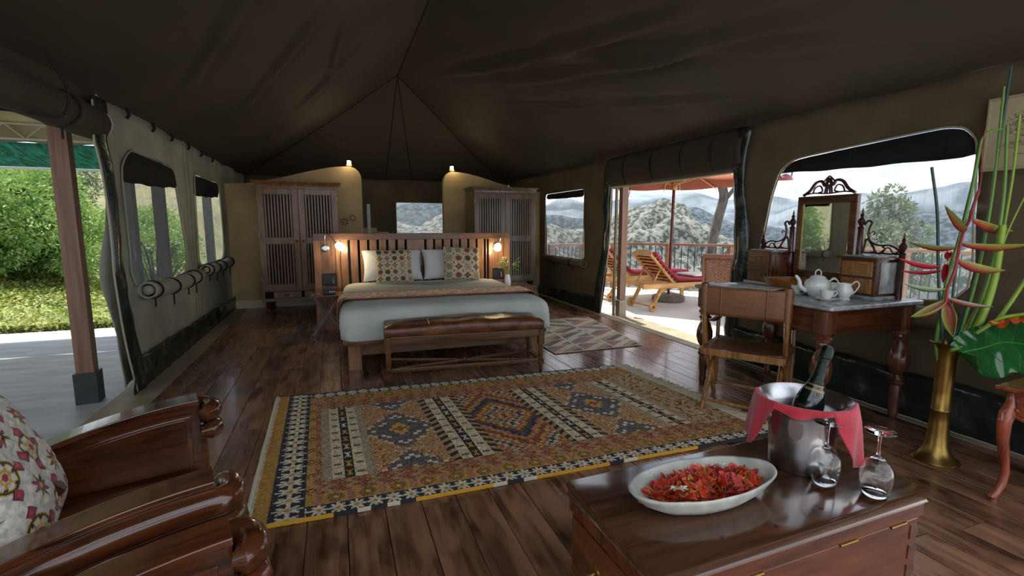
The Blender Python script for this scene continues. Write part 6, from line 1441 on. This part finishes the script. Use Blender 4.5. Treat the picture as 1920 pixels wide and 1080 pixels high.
M['orange'] = mat('orange parasol canvas', '9c5430', .8, color2='8c4a2a', scale=3, thin=.3)
A8 = [2*pi*k/8+.25 for k in range(8)]; RU = 1.32; mb = MB(); NQ = 8
for k in range(8):
    a, b = A8[k], A8[(k+1) % 8]+(2*pi if k == 7 else 0); nb = len(mb.v)
    for i in range(NQ+1):
        t = i/NQ
        for j in range(NQ+1):
            s = j/NQ; R_ = RU*t; p = Vector((cos(a), sin(a), 0)).lerp(Vector((cos(b), sin(b), 0)), s)*R_; mb.v.append((p.x, p.y, 2.52-.45*t-.03*sin(pi*s)*t*(-1 if 0 else 1)))
    for i in range(NQ):
        for j in range(NQ): q = nb+i*(NQ+1)+j; mb.f.append((q, q+1, q+NQ+2, q+NQ+1))
mb.build('parasol_canopy', M['orange'], ub, smooth=True, solid=.004)
for a in A8: MB().tube([(0, 0, 2.47), (RU*cos(a), RU*sin(a), 2.035)], .010, 6).build('rib', M['teak'], ub); MB().tube([(0, 0, 2.04), (RU*.5*cos(a), RU*.5*sin(a), 2.25)], .008, 6).build('strut', M['teak'], ub)
MB().lathe([(.05, 0), (.06, .03), (.05, .09), (.03, .12)], 12).build('runner_hub', M['teak'], ub, smooth=True).location = (.026, 0, 1.97)
MB().tube([(.05, 0, 2.1), (.12, -.02, 2.08), (.14, -.02, 1.98), (.11, -.02, 1.97)], .006, 5).build('cord', M['cream_c'], ub)
def lantern(loc, label, s=1.):
    t = thing('lantern', label, 'lantern', loc); red = mat('red enamel', '9c1f2b', .35, coat=.4)
    MB().lathe([(0, 0), (.065, 0), (.07, .01), (.062, .03), (.045, .045), (.03, .055)], 16).build('tank', red, t, smooth=True)
    MB().lathe([(.03, .06), (.045, .09), (.045, .12), (.028, .15)], 16).build('globe', M['glass'], t, smooth=True)
    MB().lathe([(.03, .15), (.04, .155), (.032, .18), (.02, .19), (.02, .205), (0, .21)], 14).build('chimney', red, t, smooth=True)
    for q in (-1, 1): MB().tube(catmull([(q*.06, 0, .02), (q*.085, 0, .06), (q*.085, 0, .14), (q*.05, 0, .185), (q*.02, 0, .19)], 5), .007, 6).build('side_tube', M['baluster'], t, smooth=True)
    for z in (.08, .13): MB().tube([(.05*cos(a), .05*sin(a), z) for a in [2*pi*k/12 for k in range(13)]], .0025, 4).build('globe_guard', M['baluster'], t)
    MB().tube(catmull([(-.07, 0, .15), (-.06, 0, .24), (0, 0, .29), (.06, 0, .24), (.07, 0, .15)], 5), .003, 5).build('bail', M['baluster'], t); MB().tube([(0, 0, .29), (0, 0, .52)], .003, 5).build('hanging_wire', M['baluster'], t); MB().tube([(-.40, 0, .56), (-.2, 0, .54), (.03, 0, .52)], .008, 6).build('wall_bracket', M['baluster'], t)
    return t
lantern((4.18, 6.40, 1.775), 'small red hurricane lantern hanging at the top left of the doorway')
lantern((4.30, 3.70, 1.80), 'small red hurricane lantern seen through the large window')
for lx, ly, lz in ((4.18, 6.40, 1.775), (4.30, 3.70, 1.80)): pass
rc = thing('rattan_chair', 'brown rattan armchair on the deck, seen at the edge of the doorway', 'chair', (5.28, 5.42, -.008), radians(-45))
M['rattan'] = mat('woven rattan', '7a5038', .7, color2='4a2e20', scale=60, lo=.4, hi=.6, bump=.8)
M['rframe'] = mat('rattan frame', '6b4230', .6)
loft(MB(), rrect(-.26, .26, -.26, .26, .06, 4), [(.38, .01), (.40, 0), (.43, 0), (.45, .02)]).build('seat', M['rattan'], rc, smooth=True)
MB().grid(lambda u, v: (lerp(-.26, .26, u)*(1+.05*v), -.25-.10*v+.04*sin(pi*u), lerp(.44, .90, v)), 16, 14).build('backrest', M['rattan'], rc, smooth='all', solid=.02)
MB().tube([(-.28, -.25, 0), (-.28, -.26, .44), (-.295, -.36, .93)], .018, 8).build('back_leg', M['rframe'], rc, smooth=True); MB().tube([(.28, -.25, 0), (.28, -.26, .44), (.295, -.36, .93)], .018, 8).build('back_leg', M['rframe'], rc, smooth=True)
MB().bar((-.30, -.36, .93), (.30, -.36, .93), .04, .06).build('top_rail', M['rframe'], rc, bevel=.008)
for s in (-1, 1): MB().tube([(s*.27, .25, 0), (s*.27, .25, .62)], .018, 8).build('front_leg', M['rframe'], rc, smooth=True); MB().tube([(s*.285, -.29, .64), (s*.28, .27, .63)], .022, 8).build('arm', M['rframe'], rc, smooth=True)
